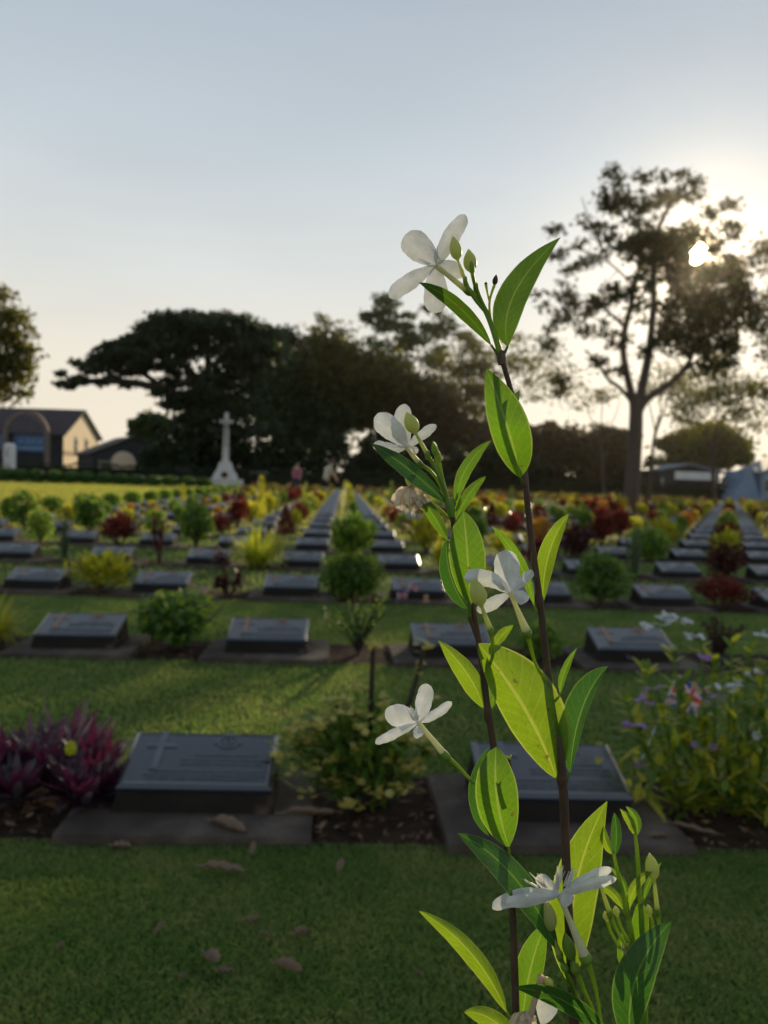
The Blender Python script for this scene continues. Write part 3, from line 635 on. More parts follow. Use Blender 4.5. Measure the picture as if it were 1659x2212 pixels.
# pale blue building at the right edge
e = simple_house(1692, 81.5, 7.5, 5, 3.0, 4.8, 0, 'blue_building', 'pale blue building with grey gable roof at the right picture edge', 'bluewall', 'greyroof'); windows(e, 7.5, 5, 3.3, 5)
a_ = MB()
for i in range(5): a_.box((-5.2+i*.05, -.2, .35+i*.62), (1.5-.28*i, 2.2, .30))
a_.build('stepped_wing', MAT['bluewall'], e)
e = simple_house(1466, 84, 6.6, 5, 2.9, 3.6, 0, 'open_shed', 'small white-fronted open shed seen between the slim tree trunks', 'darkwall', 'greyroof')
f_ = MB(); f_.box((.6, -2.7, 2.45), (2.2, .12, .42)); f_.build('fascia', MAT['white'], e)
for s in (-1, 1):
    f_ = MB(); f_.box((s*2.9, -2.6, 1.05), (.12, .12, 1.05)); f_.build('post', MAT['framew'], e)
def car(px, d, rz, paint, label, y=1035):
    g0 = U(px, y, d); e = empty('parked_car', (g0[0], g0[1], 0), rz, label, 'car', 'cars parked beyond the hedge')
    L_, W_ = 2.15, .85
    b = MB()
    prof = [(-2.15,.35),(-2.1,.75),(-1.3,.92),(-.75,1.38),(.75,1.42),(1.55,.98),(2.1,.88),(2.15,.35)]
    V = [[x, -W_, z] for x, z in prof]+[[x, W_, z] for x, z in prof]; n = len(prof)
    b.add(V, [[i, i+1, i+1+n, i+n] for i in range(n-1)], [[0, i, i+1] for i in range(1, n-1)]+[[n, n+i+1, n+i] for i in range(1, n-1)])
    b.build('body', MAT[paint], e)
    for s in (-1, 1):
        w = MB(); y_ = s*(W_+.012)
        w.add([[-1.15, y_, .95], [-.7, y_, 1.3], [.65, y_, 1.33], [1.25, y_, .98]], [[0, 1, 2, 3]]); w.build('window', MAT['glass'], e)
        for x in (-1.35, 1.35):
            t = MB(); t.lathe([(.001, -.1), (.33, -.1), (.33, .1), (.001, .1)], n=16); t.V[-1] = t.V[-1][:, [0, 2, 1]]; t.build('wheel', MAT['rubber'], e, loc=(x, s*W_, .33))
car(395, 83, .1, 'carpaint', 'dark blue car parked beyond the hedge, left of the stone cross')
car(560, 83, .0, 'carsilver', 'silver car in deep shade beyond the hedge, right of the stone cross')
car(645, 83, .0, 'carpaint', 'dark car parked beyond the hedge behind the person in pink')
car(905, 83, .05, 'carpaint', 'dark car beyond the hedge behind the flowering twig')

# ------------------------------------------------------------------ grave markers
TILT = math.radians(18.2); PD = .256*K
def marker_proto():
    e = empty('grave_marker', (0, 0, 0))
    w = MW; z0 = .1*K; sx, cx_ = math.sin(TILT), math.cos(TILT)
    yb = PD*cx_; zb = z0+PD*sx; t = .018
    s = MB(); s.box((0, .088, .014), (.345*K, .226, .014), top=.99)
    s.build('slab', MAT['slab'], e)
    p = MB(); a = w/2-.004; bz = .02; fl = .012
    p.add([[-a-fl, -fl, bz], [a+fl, -fl, bz], [a+fl, yb+fl, bz], [-a-fl, yb+fl, bz], [-a, .003, z0-t], [a, .003, z0-t], [a, yb-.003, zb-t], [-a, yb-.003, zb-t]],
          [[0,3,2,1],[4,5,6,7],[0,1,5,4],[1,2,6,5],[2,3,7,6],[3,0,4,7]])
    p.build('pedestal', MAT['pedestal'], e)
    # bevelled plaque in its own tilted frame
    q = MB(); bv = .012; h = t
    def ring(x, y0, y1, z): return [[-x, y0, z], [x, y0, z], [x, y1, z], [-x, y1, z]]
    V = ring(w/2, 0, PD, -h)+ring(w/2, 0, PD, -.004)+ring(w/2-bv, bv, PD-bv, .004)+ring(w/2-bv-.006, bv+.006, PD-bv-.006, .0025)
    Q = [[3,2,1,0], [12,13,14,15]]
    for k in range(3):
        for i in range(4): Q.append([k*4+i, k*4+(i+1) % 4, k*4+4+(i+1) % 4, k*4+4+i])
    q.add(V, Q); Rm = np.array([[1, 0, 0], [0, cx_, -sx], [0, sx, cx_]]); T = (0, 0, z0)
    q.xf(Rm, T); po = q.build('plaque', MAT['plaque'], e)
    zt = .0040
    c = MB(); c.box((-.118, .145, zt), (.009, .078, .0015)); c.box((-.118, .165, zt+.0002), (.040, .0065, .0015)); c.box((-.118, .068, zt), (.013, .004, .0015)); c.xf(Rm, T); co = c.build('cross_emblem', MAT['letter'], po)
    b = MB()
    th = np.linspace(0, 2*np.pi, 28, endpoint=False)
    for (r0, r1, z) in ((.030, .024, zt),):
        V = np.concatenate([np.stack([r*np.cos(th)+.062, r*.95*np.sin(th)+.185, np.full(28, z+.001)], -1) for r in (r0, r1)])
        i = np.arange(28); b.add(V, np.stack([i, (i+1) % 28, 28+(i+1) % 28, 28+i], -1))
    for k in range(7):
        a2 = k*.9; b.box((.062+.011*math.cos(a2), .185+.011*math.sin(a2), zt), (.0055, .003, .001), rz=a2*1.7)
    b.box((.062, .218, zt), (.008, .006, .001)); b.box((.028, .182, zt), (.006, .004, .001)); b.box((.096, .182, zt), (.006, .004, .001))
    b.xf(Rm, T); bo = b.build('badge', MAT['letter'], po)
    l = MB(); los = []
    for yy, xa, xb, hh in ((.128, -.02, .15, .0032), (.108, -.055, .17, .0026), (.092, -.055, .17, .0026), (.062, -.12, .17, .0026), (.047, -.14, .17, .0026), (.034, -.13, .16, .0026)):
        x = xa
        while x < xb:
            ww = rng.uniform(.0012, .0038); l.box((x+ww, yy+rng.uniform(-.0006, .0006), zt), (ww, hh*rng.uniform(.6, 1), .0008)); x += 2*ww+rng.choice([.0015, .002, .0065], p=[.5, .32, .18])
        if yy in (.092, .034): l.xf(Rm, T); l.build('inscription' if yy > .08 else 'epitaph', MAT['letter'], po); l = MB()
    return e, (co, bo)
proto, (co, bo) = marker_proto()
goldlit_c, goldlit_b = co.data.copy(), bo.data.copy()
for m_ in (goldlit_c, goldlit_b): m_.materials[0] = MAT['goldlit']
pale_c, pale_b = co.data, bo.data
def inframe(x, y, z=.1, mx=60, my=60):
    px, py, d = P2([x, y, z]); return d[0] > .3 and -mx < px[0] < 1659+mx and py[0] < 2212+my
cells = []
for r in range(1, NROW+1):
    for c in range(COLMIN, 45):
        x, y = cell(r, c)
        if c <= -5 and r < 5: continue
        if inframe(x, y, mx=110 if r < 8 else 25): cells.append((math.hypot(x, y), r, c, x, y))
cells.sort()
def side_words(c):
    if c == 0: return 'directly left of the central planted aisle'
    if c == 1: return 'directly right of the central planted aisle'
    return f'{ORD[-c]} left of the central planted aisle' if c < 0 else f'{ORD[c-1]} right of the central planted aisle'
near_lab = {(1, 0): 'front left dark bronze plaque with cross and round badge, beside purple plant', (1, 1): 'front right dark plaque partly hidden behind the foreground stems',
    (2, -1): 'second row plaque at left with gilt cross, beside grassy plant', (2, 0): 'second row plaque between the green bush and the twiggy bush', (2, 1): 'second row plaque crossed by the thin flowering stems',
    (2, 2): 'pale shining second row plaque behind the small flag', (3, 1): 'third row plaque with small flag toys in front of it', (3, 0): 'third row plaque between dark red leaves and the tall conifer'}
FR = []
protos_kids = list(proto.children)
def mk(o, parent):
    c = o.copy(); scene.collection.objects.link(c); c.parent = parent; return c
pl = [o for o in proto.children if o.name.startswith('plaque')][0]
plk = list(pl.children)
first = True; FARCELLS = []
for (dd, r, c, x, y) in cells:
    if dd > 1e9: continue
    if len(FR) >= 300: FARCELLS.append((r, c, x, y)); continue
    lab = near_lab.get((r, c)) or f'grave marker in the {ORD[r-1]} row back, {side_words(c)}'
    if (r, c) == (1, 0): e = proto; ee = {}
    else:
        e = proto.copy(); scene.collection.objects.link(e)
        for o in protos_kids:
            k = mk(o, e)
            if o is pl and r <= 9:
                for o2 in plk:
                    k2 = mk(o2, k)
                    if r in (2, 3) or (r > 3 and (r*7+c) % 3 == 0):
                        if o2.data is pale_c: k2.data = goldlit_c
                        elif o2.data is pale_b: k2.data = goldlit_b
    e.location = (x+R.uniform(-.012, .012), y+R.uniform(-.012, .012), 0); e.rotation_euler = (R.uniform(-.008, .008), R.uniform(-.01, .01), R.uniform(-.015, .015))
    tag(e, lab, 'grave marker', 'grave markers in rows on the lawn'); FR.append(e)
# beyond these, markers are a mass
far = MB(); w = MW
for (r, c, x, y) in FARCELLS:
    zb = .1*K+PD*math.sin(TILT); yb = PD*math.cos(TILT); a = w/2
    far.add(np.array([[-a, 0, 0], [a, 0, 0], [a, yb, 0], [-a, yb, 0], [-a, 0, .09], [a, 0, .09], [a, yb, zb], [-a, yb, zb]])+np.array([x, y, 0]), [[4,5,6,7],[0,1,5,4],[1,2,6,5],[2,3,7,6],[3,0,4,7]])
tag(far.build('distant_grave_markers', MAT['plaque']), 'mass of small distant grave markers below the hedge', 'grave marker', kind='stuff')

# ------------------------------------------------------------------ bedding plants
def kind_round(h=.42, mat='g_dark', n=950, rx=.2, L=.058, cat='round_shrub'):
    f = MB(); C = ball(n, rx, rx, h*.46, (0, 0, h*.54), .5); a, b = ortho(n, (0, 0, 1), .8); leaves(f, C, L*rng.uniform(.7, 1.3, n), L*.55, a, b)
    s = MB()
    for _ in range(7):
        v = rng.normal(size=3)*[.5, .5, 0]*rx; s.tube([(0, 0, 0), (v[0]*.5, v[1]*.5, h*.3), (v[0], v[1], h*.75)], [.008, .006, .003], 4)
    return [('foliage', f, mat), ('stem', s, 'twig')]
def kind_croton(h=.38, mat='g_yel', n=560, rx=.24, L=.085):
    f = MB(); C = ball(n, rx, rx, h*.42, (0, 0, h*.55), .45); d = C-np.array([0, 0, 0]); d[:, 2] += .1
    straps(f, C, d+rng.normal(size=d.shape)*.08, L*rng.uniform(.7, 1.3, n), L*.36, .25, 3)
    s = MB()
    for _ in range(8):
        v = rng.normal(size=3)*rx*.5; s.tube([(0, 0, 0), (v[0]*.5, v[1]*.5, h*.3), (v[0], v[1], h*.75)], [.009, .007, .004], 4)
    return [('foliage', f, mat), ('stem', s, 'twig')]
def kind_cordyline(h=.45, mat='dred', k=6, spread=.13, L=.13, W=.035, per=22):
    f = MB(); s = MB()
    for _ in range(k):
        a = rng.uniform(0, 6.3); q = rng.uniform(.2, 1)*spread; x, y = q*math.cos(a), q*math.sin(a); z = h*rng.uniform(.4, 1)-.06
        s.tube([(x*.2, y*.2, 0), (x*.7, y*.7, z*.5), (x, y, z)], [.01, .008, .006], 5)
        D = rng.normal(size=(per, 3))*[1, 1, .5]+[0, 0, .6]
        straps(f, np.tile([x, y, z], (per, 1))-np.stack([np.zeros(per), np.zeros(per), rng.uniform(0, .08, per)], -1), D, L*rng.uniform(.6, 1.2, per), W, .35, 4)
    return [('foliage', f, mat), ('stem', s, 'twig')]
def kind_grass(h=.5, mat='g_lime', n=300, W=.015, spread=.06, droop=.75):
    f = MB(); a = rng.uniform(0, 6.3, n); B = np.stack([np.cos(a), np.sin(a), 0*a], -1)*spread*rng.random((n, 1))
    D = np.stack([np.cos(a), np.sin(a), 0*a], -1)*rng.uniform(.1, .9, (n, 1))+[0, 0, 1]
    straps(f, B, D, h*rng.uniform(.7, 1.35, n), W, droop*rng.uniform(.3, 1.2, n), 6)
    return [('foliage', f, mat)]
def kind_cone(h=.8, mat='g_mid', n=900, rx=.17, L=.06, low=.0):
    f = MB(); z = rng.random(n)**1.4*h; r = rx*(1-z/h)**.75*rng.uniform(.5, 1.05, n); a = rng.uniform(0, 6.3, n)
    D = np.stack([np.cos(a)*.6, np.sin(a)*.6, np.ones(n)], -1)
    straps(f, np.stack([r*np.cos(a), r*np.sin(a), z+low], -1), D, L*rng.uniform(.7, 1.4, n), L*.25, -.1, 2)
    s = MB(); s.tube([(0, 0, 0), (0, 0, h*.9)], [.014, .004], 6); return [('foliage', f, mat), ('stem', s, 'twig')]
def kind_reed(h=.75, mat='g_blue', n=26):
    f = MB(); s = MB()
    for _ in range(n):
        a = rng.uniform(0, 6.3); q = rng.uniform(0, .07); x, y = q*math.cos(a), q*math.sin(a); hh = h*rng.uniform(.5, 1)
        tx, ty = x*1.8+rng.normal()*.02, y*1.8+rng.normal()*.02
        s.tube([(x, y, 0), ((x+tx)/2, (y+ty)/2, hh*.5), (tx, ty, hh)], [.005, .004, .003], 4)
        m = 18; zt = rng.uniform(.15, 1, m); B = np.stack([x+(tx-x)*zt, y+(ty-y)*zt, hh*zt], -1); D = rng.normal(size=(m, 3))+[0, 0, .7]
        straps(f, B, D, .055, .014, .2, 2)
    return [('foliage', f, mat), ('stem', s, 'g_blue')]
def blossoms(f, C, r, k=6):
    for c in C:
        n = k; a = np.arange(n)*2*np.pi/n+rng.random()*6; tilt = rng.normal(size=3)*.35+[0, 0, 1]; tilt /= np.linalg.norm(tilt)
        u = np.cross(tilt, [0, 1, .1]); u /= np.linalg.norm(u); v = np.cross(tilt, u)
        D = np.cos(a)[:, None]*u+np.sin(a)[:, None]*v+tilt*.25
        side = np.cross(D, tilt); P = np.tile(c, (n, 1)); rr = r*rng.uniform(.85, 1.15)
        V = np.stack([P, P+D*rr*.6+side*rr*.38, P+D*rr, P+D*rr*.6-side*rr*.38], 1).reshape(-1, 3); f.add(V, np.arange(4*n).reshape(-1, 4))
def kind_flower(h=.42, mat='g_mid', fm='petal_g', nf=16, rx=.17, r=.022, n=700):
    P = kind_round(h, mat, n, rx, .05); f = MB(); C = ball(nf, rx*1.02, rx*1.02, h*.46, (0, 0, h*.58), 1.); C[:, 2] = np.abs(C[:, 2]-h*.5)+h*.55
    blossoms(f, C, r, 7); return P+[('flowers', f, fm)]
def kind_twiggy(h=.42, mat='g_dark', n=120):
    f = MB(); s = MB()
    for _ in range(34):
        a = rng.uniform(0, 6.3); q = rng.uniform(.05, .26); x, y = q*math.cos(a), q*math.sin(a); hh = h*rng.uniform(.55, 1)
        s.tube(chaikin([(0, 0, 0), (x*.3, y*.3, hh*.5), (x, y, hh)], 1), [.006, .005, .0045, .004, .003, .002][:len(chaikin([(0,0,0),(1,1,1),(2,2,2)],1))], 4)
        m = 9; t = rng.uniform(.4, 1, m); leaves(f, np.stack([x*t**1.5, y*t**1.5, hh*t], -1)+rng.normal(size=(m, 3))*.012, .035, .016)
    return [('foliage', f, mat), ('stem', s, 'darkbark')]
def kind_redtwig(h=.36):
    P = kind_twiggy(h, 'dred'); return P

def make_plant(parts, name, cat):
    e = empty(name, (0, 0, -0)); e['category'] = cat; out = []
    for (nm, mb, mt) in parts: out.append(mb.build(nm, MAT[mt], e))
    return e, out
KINDS = {  # key: (name, category, description, builders)
 'round': ('round_shrub', 'shrub', 'rounded dark green shrub', [lambda: kind_round(.45, 'g_dark'), lambda: kind_round(.38, 'g_mid', rx=.22), lambda: kind_round(.5, 'g_dark', rx=.19)]),
 'croton': ('croton_shrub', 'shrub', 'yellow leaved croton shrub', [lambda: kind_croton(), lambda: kind_croton(.45, rx=.2)]),
 'red': ('red_shrub', 'shrub', 'red leaved shrub', [lambda: kind_croton(.42, 'red', 620, .22, .07), lambda: kind_croton(.48, 'red', 600, .18, .08)]),
 'dred': ('cordyline', 'plant', 'dark red cordyline', [lambda: kind_cordyline(.45), lambda: kind_cordyline(.55, k=7)]),
 'lime': ('grass_clump', 'plant', 'clump of arching lime blades', [lambda: kind_grass(.46), lambda: kind_grass(.38, 'g_yel')]),
 'cone': ('upright_shrub', 'shrub', 'upright leafy green shrub', [lambda: kind_cone(.7, n=520, L=.085), lambda: kind_cone(.8, 'g_yel', 520, rx=.14, L=.085), lambda: kind_cone(.6, 'g_mid', 520, rx=.2, L=.08)]),
 'reed': ('reed_plant', 'plant', 'tall grey-green reedy plant', [lambda: kind_reed()]),
 'gold': ('marigold_plant', 'plant', 'green plant with golden flowers', [lambda: kind_flower(), lambda: kind_flower(.5, 'g_dark')]),
 'orange': ('orange_shrub', 'shrub', 'orange brown shrub', [lambda: kind_croton(.4, 'orange', 480, .2, .07)]),
 'white': ('white_flower_plant', 'plant', 'green plant with small white flowers', [lambda: kind_flower(.45, 'g_mid', 'petal_w', 22, r=.014)]),
 'dcone': ('dark_red_shrub', 'shrub', 'dense dark maroon shrub', [lambda: kind_cone(.42, 'dred', 800, .2, .06, .05), lambda: kind_round(.42, 'dred', 520, .2)]),
 'twig': ('twiggy_shrub', 'shrub', 'thin twiggy dark shrub', [lambda: kind_twiggy()]),
 'redtwig': ('red_twiggy_shrub', 'shrub', 'sparse red-brown twiggy shrub', [lambda: kind_redtwig()]),
 'tallred': ('slim_red_plant', 'plant', 'slim upright red-brown plant', [lambda: kind_cordyline(.62, 'red', 9, .09, .1, .03, 26)]),
}
cache = {}
def gapname(r, c):
    s = 'in the central aisle' if c == 0 else (f'{ORD[-c-1]} gap left of the central aisle' if c < 0 else f'{ORD[c-1]} gap right of the central aisle')
    return f'{ORD[r-1]} row back, {s}'
def put(key, r, c, v=None, sc=1., label=None, dx=0, dy=0, sz=1.):
    nm, cat, desc, bl = KINDS[key]; v = R.randrange(len(bl)) if v is None else v
    x, y = cell(r, c); x += CS/2+dx; y += .11+dy
    if (key, v) not in cache:
        e, parts = make_plant(bl[v](), nm, cat); cache[(key, v)] = (e, parts)
    else:
        e0, ps = cache[(key, v)]; e = e0.copy(); scene.collection.objects.link(e)
        for p in ps:
            k = p.copy(); scene.collection.objects.link(k); k.parent = e
    e.location = (x, y, 0); e.rotation_euler = (0, 0, R.uniform(0, 6.28)); q = sc*R.uniform(.93, 1.07); e.scale = (q, q, q*sz)
    tag(e, label or f'{desc}, {gapname(r, c)}', cat, f'{desc}s in the grave beds')
    return e
NEAR = {(2,-2): ('lime', 1, .85, 'grassy yellow-green tuft at the left picture edge, second row back'), (2,-1): ('round', 0, 1.12, 'dense dark green bush between the two left plaques of the second row', .6),
 (2,0): ('twig', 0, .78, 'thin twiggy dark bush behind the pale yellow flowers'), (2,1): ('round', 1, .62, 'soft green bush seen just right of the flowering stems'), (2,2): ('redtwig', 0, .75, 'sparse red-brown twiggy bush behind the small flag'),
 (3,-2): ('croton', 0, 1.08, 'bright yellow croton spreading between third row plaques at left', .75), (3,-1): ('dred', 0, 1.0, 'dark red broad-leaved plant left of the third row plaque'), (3,1): ('croton', 1, .7, None),
 (3,2): ('round', 2, 1.08, 'round green bush with yellow tinged top, third row', .72), (3,3): ('red', 0, 1.1, 'wide low red bush in the third row at right', .55),
 (4,-4): ('dred', 0, .9, None), (4,-3): ('reed', 0, .68, 'tall grey-green reedy plant at left, fourth row'), (4,-2): ('tallred', 0, .8, 'slim upright red-brown plant in the fourth row'), (4,-1): ('lime', 0, 1.25, 'large fountain of lime yellow blades in the fourth row'),
 (4,0): ('cone', 0, .95, None), (4,1): ('croton', 0, .8, None), (4,2): ('red', 1, .8, None), (4,3): ('reed', 0, .75, 'tall blue-green reedy plant right of the stems, fourth row'), (4,4): ('dcone', 1, .95, 'dark maroon cone shaped bush in the fourth row at right'),
 (5,-3): ('red', 0, 1.2, 'dark red leafy bush in the fifth row, left part', .8), (5,-2): ('round', 2, 1.15, 'tall dusky green bush with reddish top in the fifth row'), (5,-1): ('lime', 1, .8, None), (5,0): ('cone', 1, .85, None), (5,3): ('dcone', 1, 1.1, None), (5,4): ('round', 1, 1.3, None), (5,-4): ('gold', 0, 1., None),
 (6,-5): ('gold', 1, 1.2, None), (6,-4): ('round', 0, 1.2, None), (6,-3): ('gold', 0, 1., None), (6,4): ('red', 1, 1.1, None), (6,-2): ('red', 0, .8, None),
 (3,0): None, (1,-1): None, (1,0): None, (1,1): None}
order = []
for r in range(1, NROW+1):
    for c in range(-6, 44):
        x, y = cell(r, c); x += CS/2
        if c <= -6 and r < 5: continue
        if inframe(x, y, mx=120 if r < 8 else 30): order.append((math.hypot(x, y), r, c, x, y))
order.sort(); FARP = []; cnt = 0
wk = [('croton', .20), ('round', .08), ('red', .22), ('dred', .08), ('lime', .12), ('cone', .03), ('gold', .08), ('orange', .05), ('white', .03), ('dcone', .03)]
for (dd, r, c, x, y) in order:
    if (r, c) in NEAR:
        v = NEAR[(r, c)]
        if v: put(v[0], r, c, v[1], v[2], v[3], sz=v[4] if len(v) > 4 else 1.)
        continue
    if r < 3 and (c < -2 or c > 2): continue
    if cnt > 330: FARP.append((r, c, x, y)); continue
    cnt += 1
    if c == -6: put('round', r, c, 1, 1.25, None); continue
    if c == 0: put('cone', r, c, R.choice([0, 1, 1]), R.uniform(.8, .95)); continue
    put(R.choices([k for k, _ in wk], [w for _, w in wk])[0], r, c, None, R.uniform(.78, 1.15)*(.78 if c <= -3 else 1))
# a mass of small distant plants
mb = MB(); tone = []
for (r, c, x, y) in FARP:
    n = 80; rx = R.uniform(.18, .32); h = R.uniform(.3, .62); t = R.random()
    if c == 0: h = .8; rx = .15; t = .62
    C = ball(n, rx, rx, h*.5, (x, y+.1, h*.5), .4); leaves(mb, C, .14, .08); tone += [t]*(4*n)
MAT['farbed'] = leafy('distant_bedding', [(.02, .045, .014), (.05, .08, .02), (.08, .02, .018), (.10, .025, .02), (.06, .09, .02), (.16, .16, .025), (.09, .1, .03), (.12, .07, .025), (.04, .07, .025), (.2, .17, .03)], [(.05, .1, .02), (.12, .16, .03), (.14, .03, .02), (.16, .04, .03), (.14, .18, .03), (.38, .34, .04), (.18, .18, .04), (.25, .13, .04), (.08, .12, .03), (.42, .34, .05)], .45, attr='tone')
tag(mb.build('distant_bedding_plants', MAT['farbed'], attr=tone), 'mass of small distant red, green and yellow bedding plants', 'bedding plants', kind='stuff')
# conifer in the aisle: a dark ball below, loose green cone above
def aisle_conifer():
    x, y = cell(3, 0); x += CS/2-.02
    e = empty('conifer', (x, y+.1, 0), 0, 'tall conifer with dark round base and light green feathery top in the aisle', 'conifer')
    f = MB(); C = ball(2600, .23, .23, .2, (0, 0, .19), .5); leaves(f, C, .045, .02); f.lathe([(.001, .07), (.11, .1), (.13, .2), (.10, .28), (.001, .33)], n=12)
    f.build('lower_foliage', MAT['g_dark'], e)
    t = kind_croton(.36, 'g_mid', 700, .17, .085)[0][1]; t.V = [v+np.array([0, 0, .27]) for v in t.V]; t.build('upper_foliage', MAT['g_mid'], e)
    s = MB(); s.tube([(0, 0, 0), (0, 0, .6)], [.018, .004], 6); s.build('trunk', MAT['darkbark'], e)
aisle_conifer()
# ---- front row plants
def moses_plant():
    x, y = cell(1, -1); x += CS/2+.06; y += .13
    e = empty('purple_spiderwort', (x, y, 0), 0, 'clump of purple pointed leaves at the left picture edge, front row', 'plant')
    for i, (dx, dy, s) in enumerate(((0, 0, 1), (-.13, .03, .95), (.13, .02, .85), (-.05, -.1, .8), (.08, -.08, .75), (-.2, -.04, .75), (.0, .12, .95), (.17, -.05, .6), (-.28, .05, .9), (.07, .06, 1), (-.08, .06, 1), (-.14, -.12, .7), (.13, -.12, .7))):
        f = MB(); n = 34; a = np.arange(n)*2.4; el = np.linspace(.25, 3.2, n)
        D = np.stack([np.cos(a), np.sin(a), el*rng.uniform(.7, 1.2, n)], -1)
        B = np.stack([dx+.012*np.cos(a), dy+.012*np.sin(a), np.full(n, .05*s)], -1)
        straps(f, B, D, .20*s*rng.uniform(.75, 1.15, n), .028, .28*rng.uniform(.2, 1.4, n), 6)
        f.build('leaf_rosette', MAT['purple'], e, smooth=True)
    m = MB(); m.lathe([(.001, 0), (.012, .005), (.016, .02), (.009, .035), (.001, .04)], c=(.10, -.14, .17), n=8); m.build('pale_bud', MAT['g_lime'], e)
moses_plant()
def crown_of_thorns():
    x, y = cell(1, 0); x += CS/2-.01; y += .12
    e = empty('thorny_flowering_shrub', (x, y, 0), 0, 'thorny shrub with clusters of pale yellow flowers between the front plaques', 'shrub')
    st = [[(.02,0,0),(.0,.0,.2),(-.0,.02,.33),(.0,.0,.44)], [(.03,.02,0),(.07,.02,.18),(.11,.0,.3),(.14,.0,.44)], [(0,0,0),(-.08,0,.12),(-.14,0,.22)], [(0,0,0),(-.03,-.03,.14),(-.05,-.03,.26)], [(.02,0,0),(.06,-.04,.1),(.09,-.05,.2)], [(0,0,0),(-.1,.0,.07),(-.2,0,.17)],
          [(0,.02,0),(.03,.05,.15),(.02,.06,.28)], [(.02,0,0),(.1,.02,.08),(.16,.0,.16)], [(0,0,0),(-.05,-.06,.08),(-.1,-.08,.15)], [(0,0,0),(-.07,.04,.15),(-.09,.05,.27)]]
    for i, p in enumerate(st):
        s = MB(); q = chaikin(p, 2); s.tube(q, np.linspace(.011, .006, len(q)), 7)
        n = 46; k = rng.integers(0, len(q)-1, n); t = rng.random((n, 1)); B = q[k]*(1-t)+q[k+1]*t; D = rng.normal(size=(n, 3)); D /= np.linalg.norm(D, axis=1, keepdims=True)
        leaves(s, B+D*.012, .016, .002, D, np.cross(D, [0.1, .3, .9]))
        s.build('stem', MAT['darkbark'], e, smooth=False)
    f = MB()
    for p in st:
        q = chaikin(p, 2); m = 70; k = rng.integers(len(q)//3 if p[-1][2] < .3 else 0, len(q)*(1 if p[-1][2] < .3 else .45), m); B = q[k.astype(int)]
        straps(f, B, rng.normal(size=(m, 3))+[0, 0, .4], .05*rng.uniform(.6, 1.2, m), .018, .1, 3)
    Cb = ball(900, .21, .11, .14, (-.05, -.01, .15), .35); straps(f, Cb, Cb*[1, 1, 0]+rng.normal(size=Cb.shape)*.06+[0, 0, .08], .045*rng.uniform(.6, 1.2, 900), .017, .1, 3)
    f.build('foliage', MAT['g_mid'], e)
    tips = [np.array(p[-1]) for p in st]
    cl = [t+[0, -.01, .01] for t in tips]+[np.array([-.05+.2*math.cos(a_)*q_, -.03-.09*q_*abs(math.sin(a_)), .17+.13*math.sin(a_)*q_]) for a_, q_ in zip(np.linspace(.3, 5.9, 16), [1, .8, .95, .6]*4)]+[np.array(v) for v in ((-.06,.0,.285),(-.02,-.02,.265),(-.11,-.02,.255),(-.17,-.04,.2),(.0,-.04,.24),(.03,-.03,.29),(-.04,-.07,.19),(.1,-.06,.13),(-.02,-.08,.1),(.13,-.03,.13),(-.13,-.06,.13),(-.22,-.02,.21),(-.19,-.03,.235),(.06,-.03,.22),(-.12,.0,.29),(.12,.0,.39),(.16,0,.30),(-.04,.0,.33),(-.06,-.1,.05))]
    for c in cl:
        b = MB(); k = rng.integers(7, 12); blossoms(b, c+rng.normal(size=(k, 3))*[.015, .010, .007], .0125, 5); b.build('flower_cluster', MAT['petal_y'], e)
crown_of_thorns()
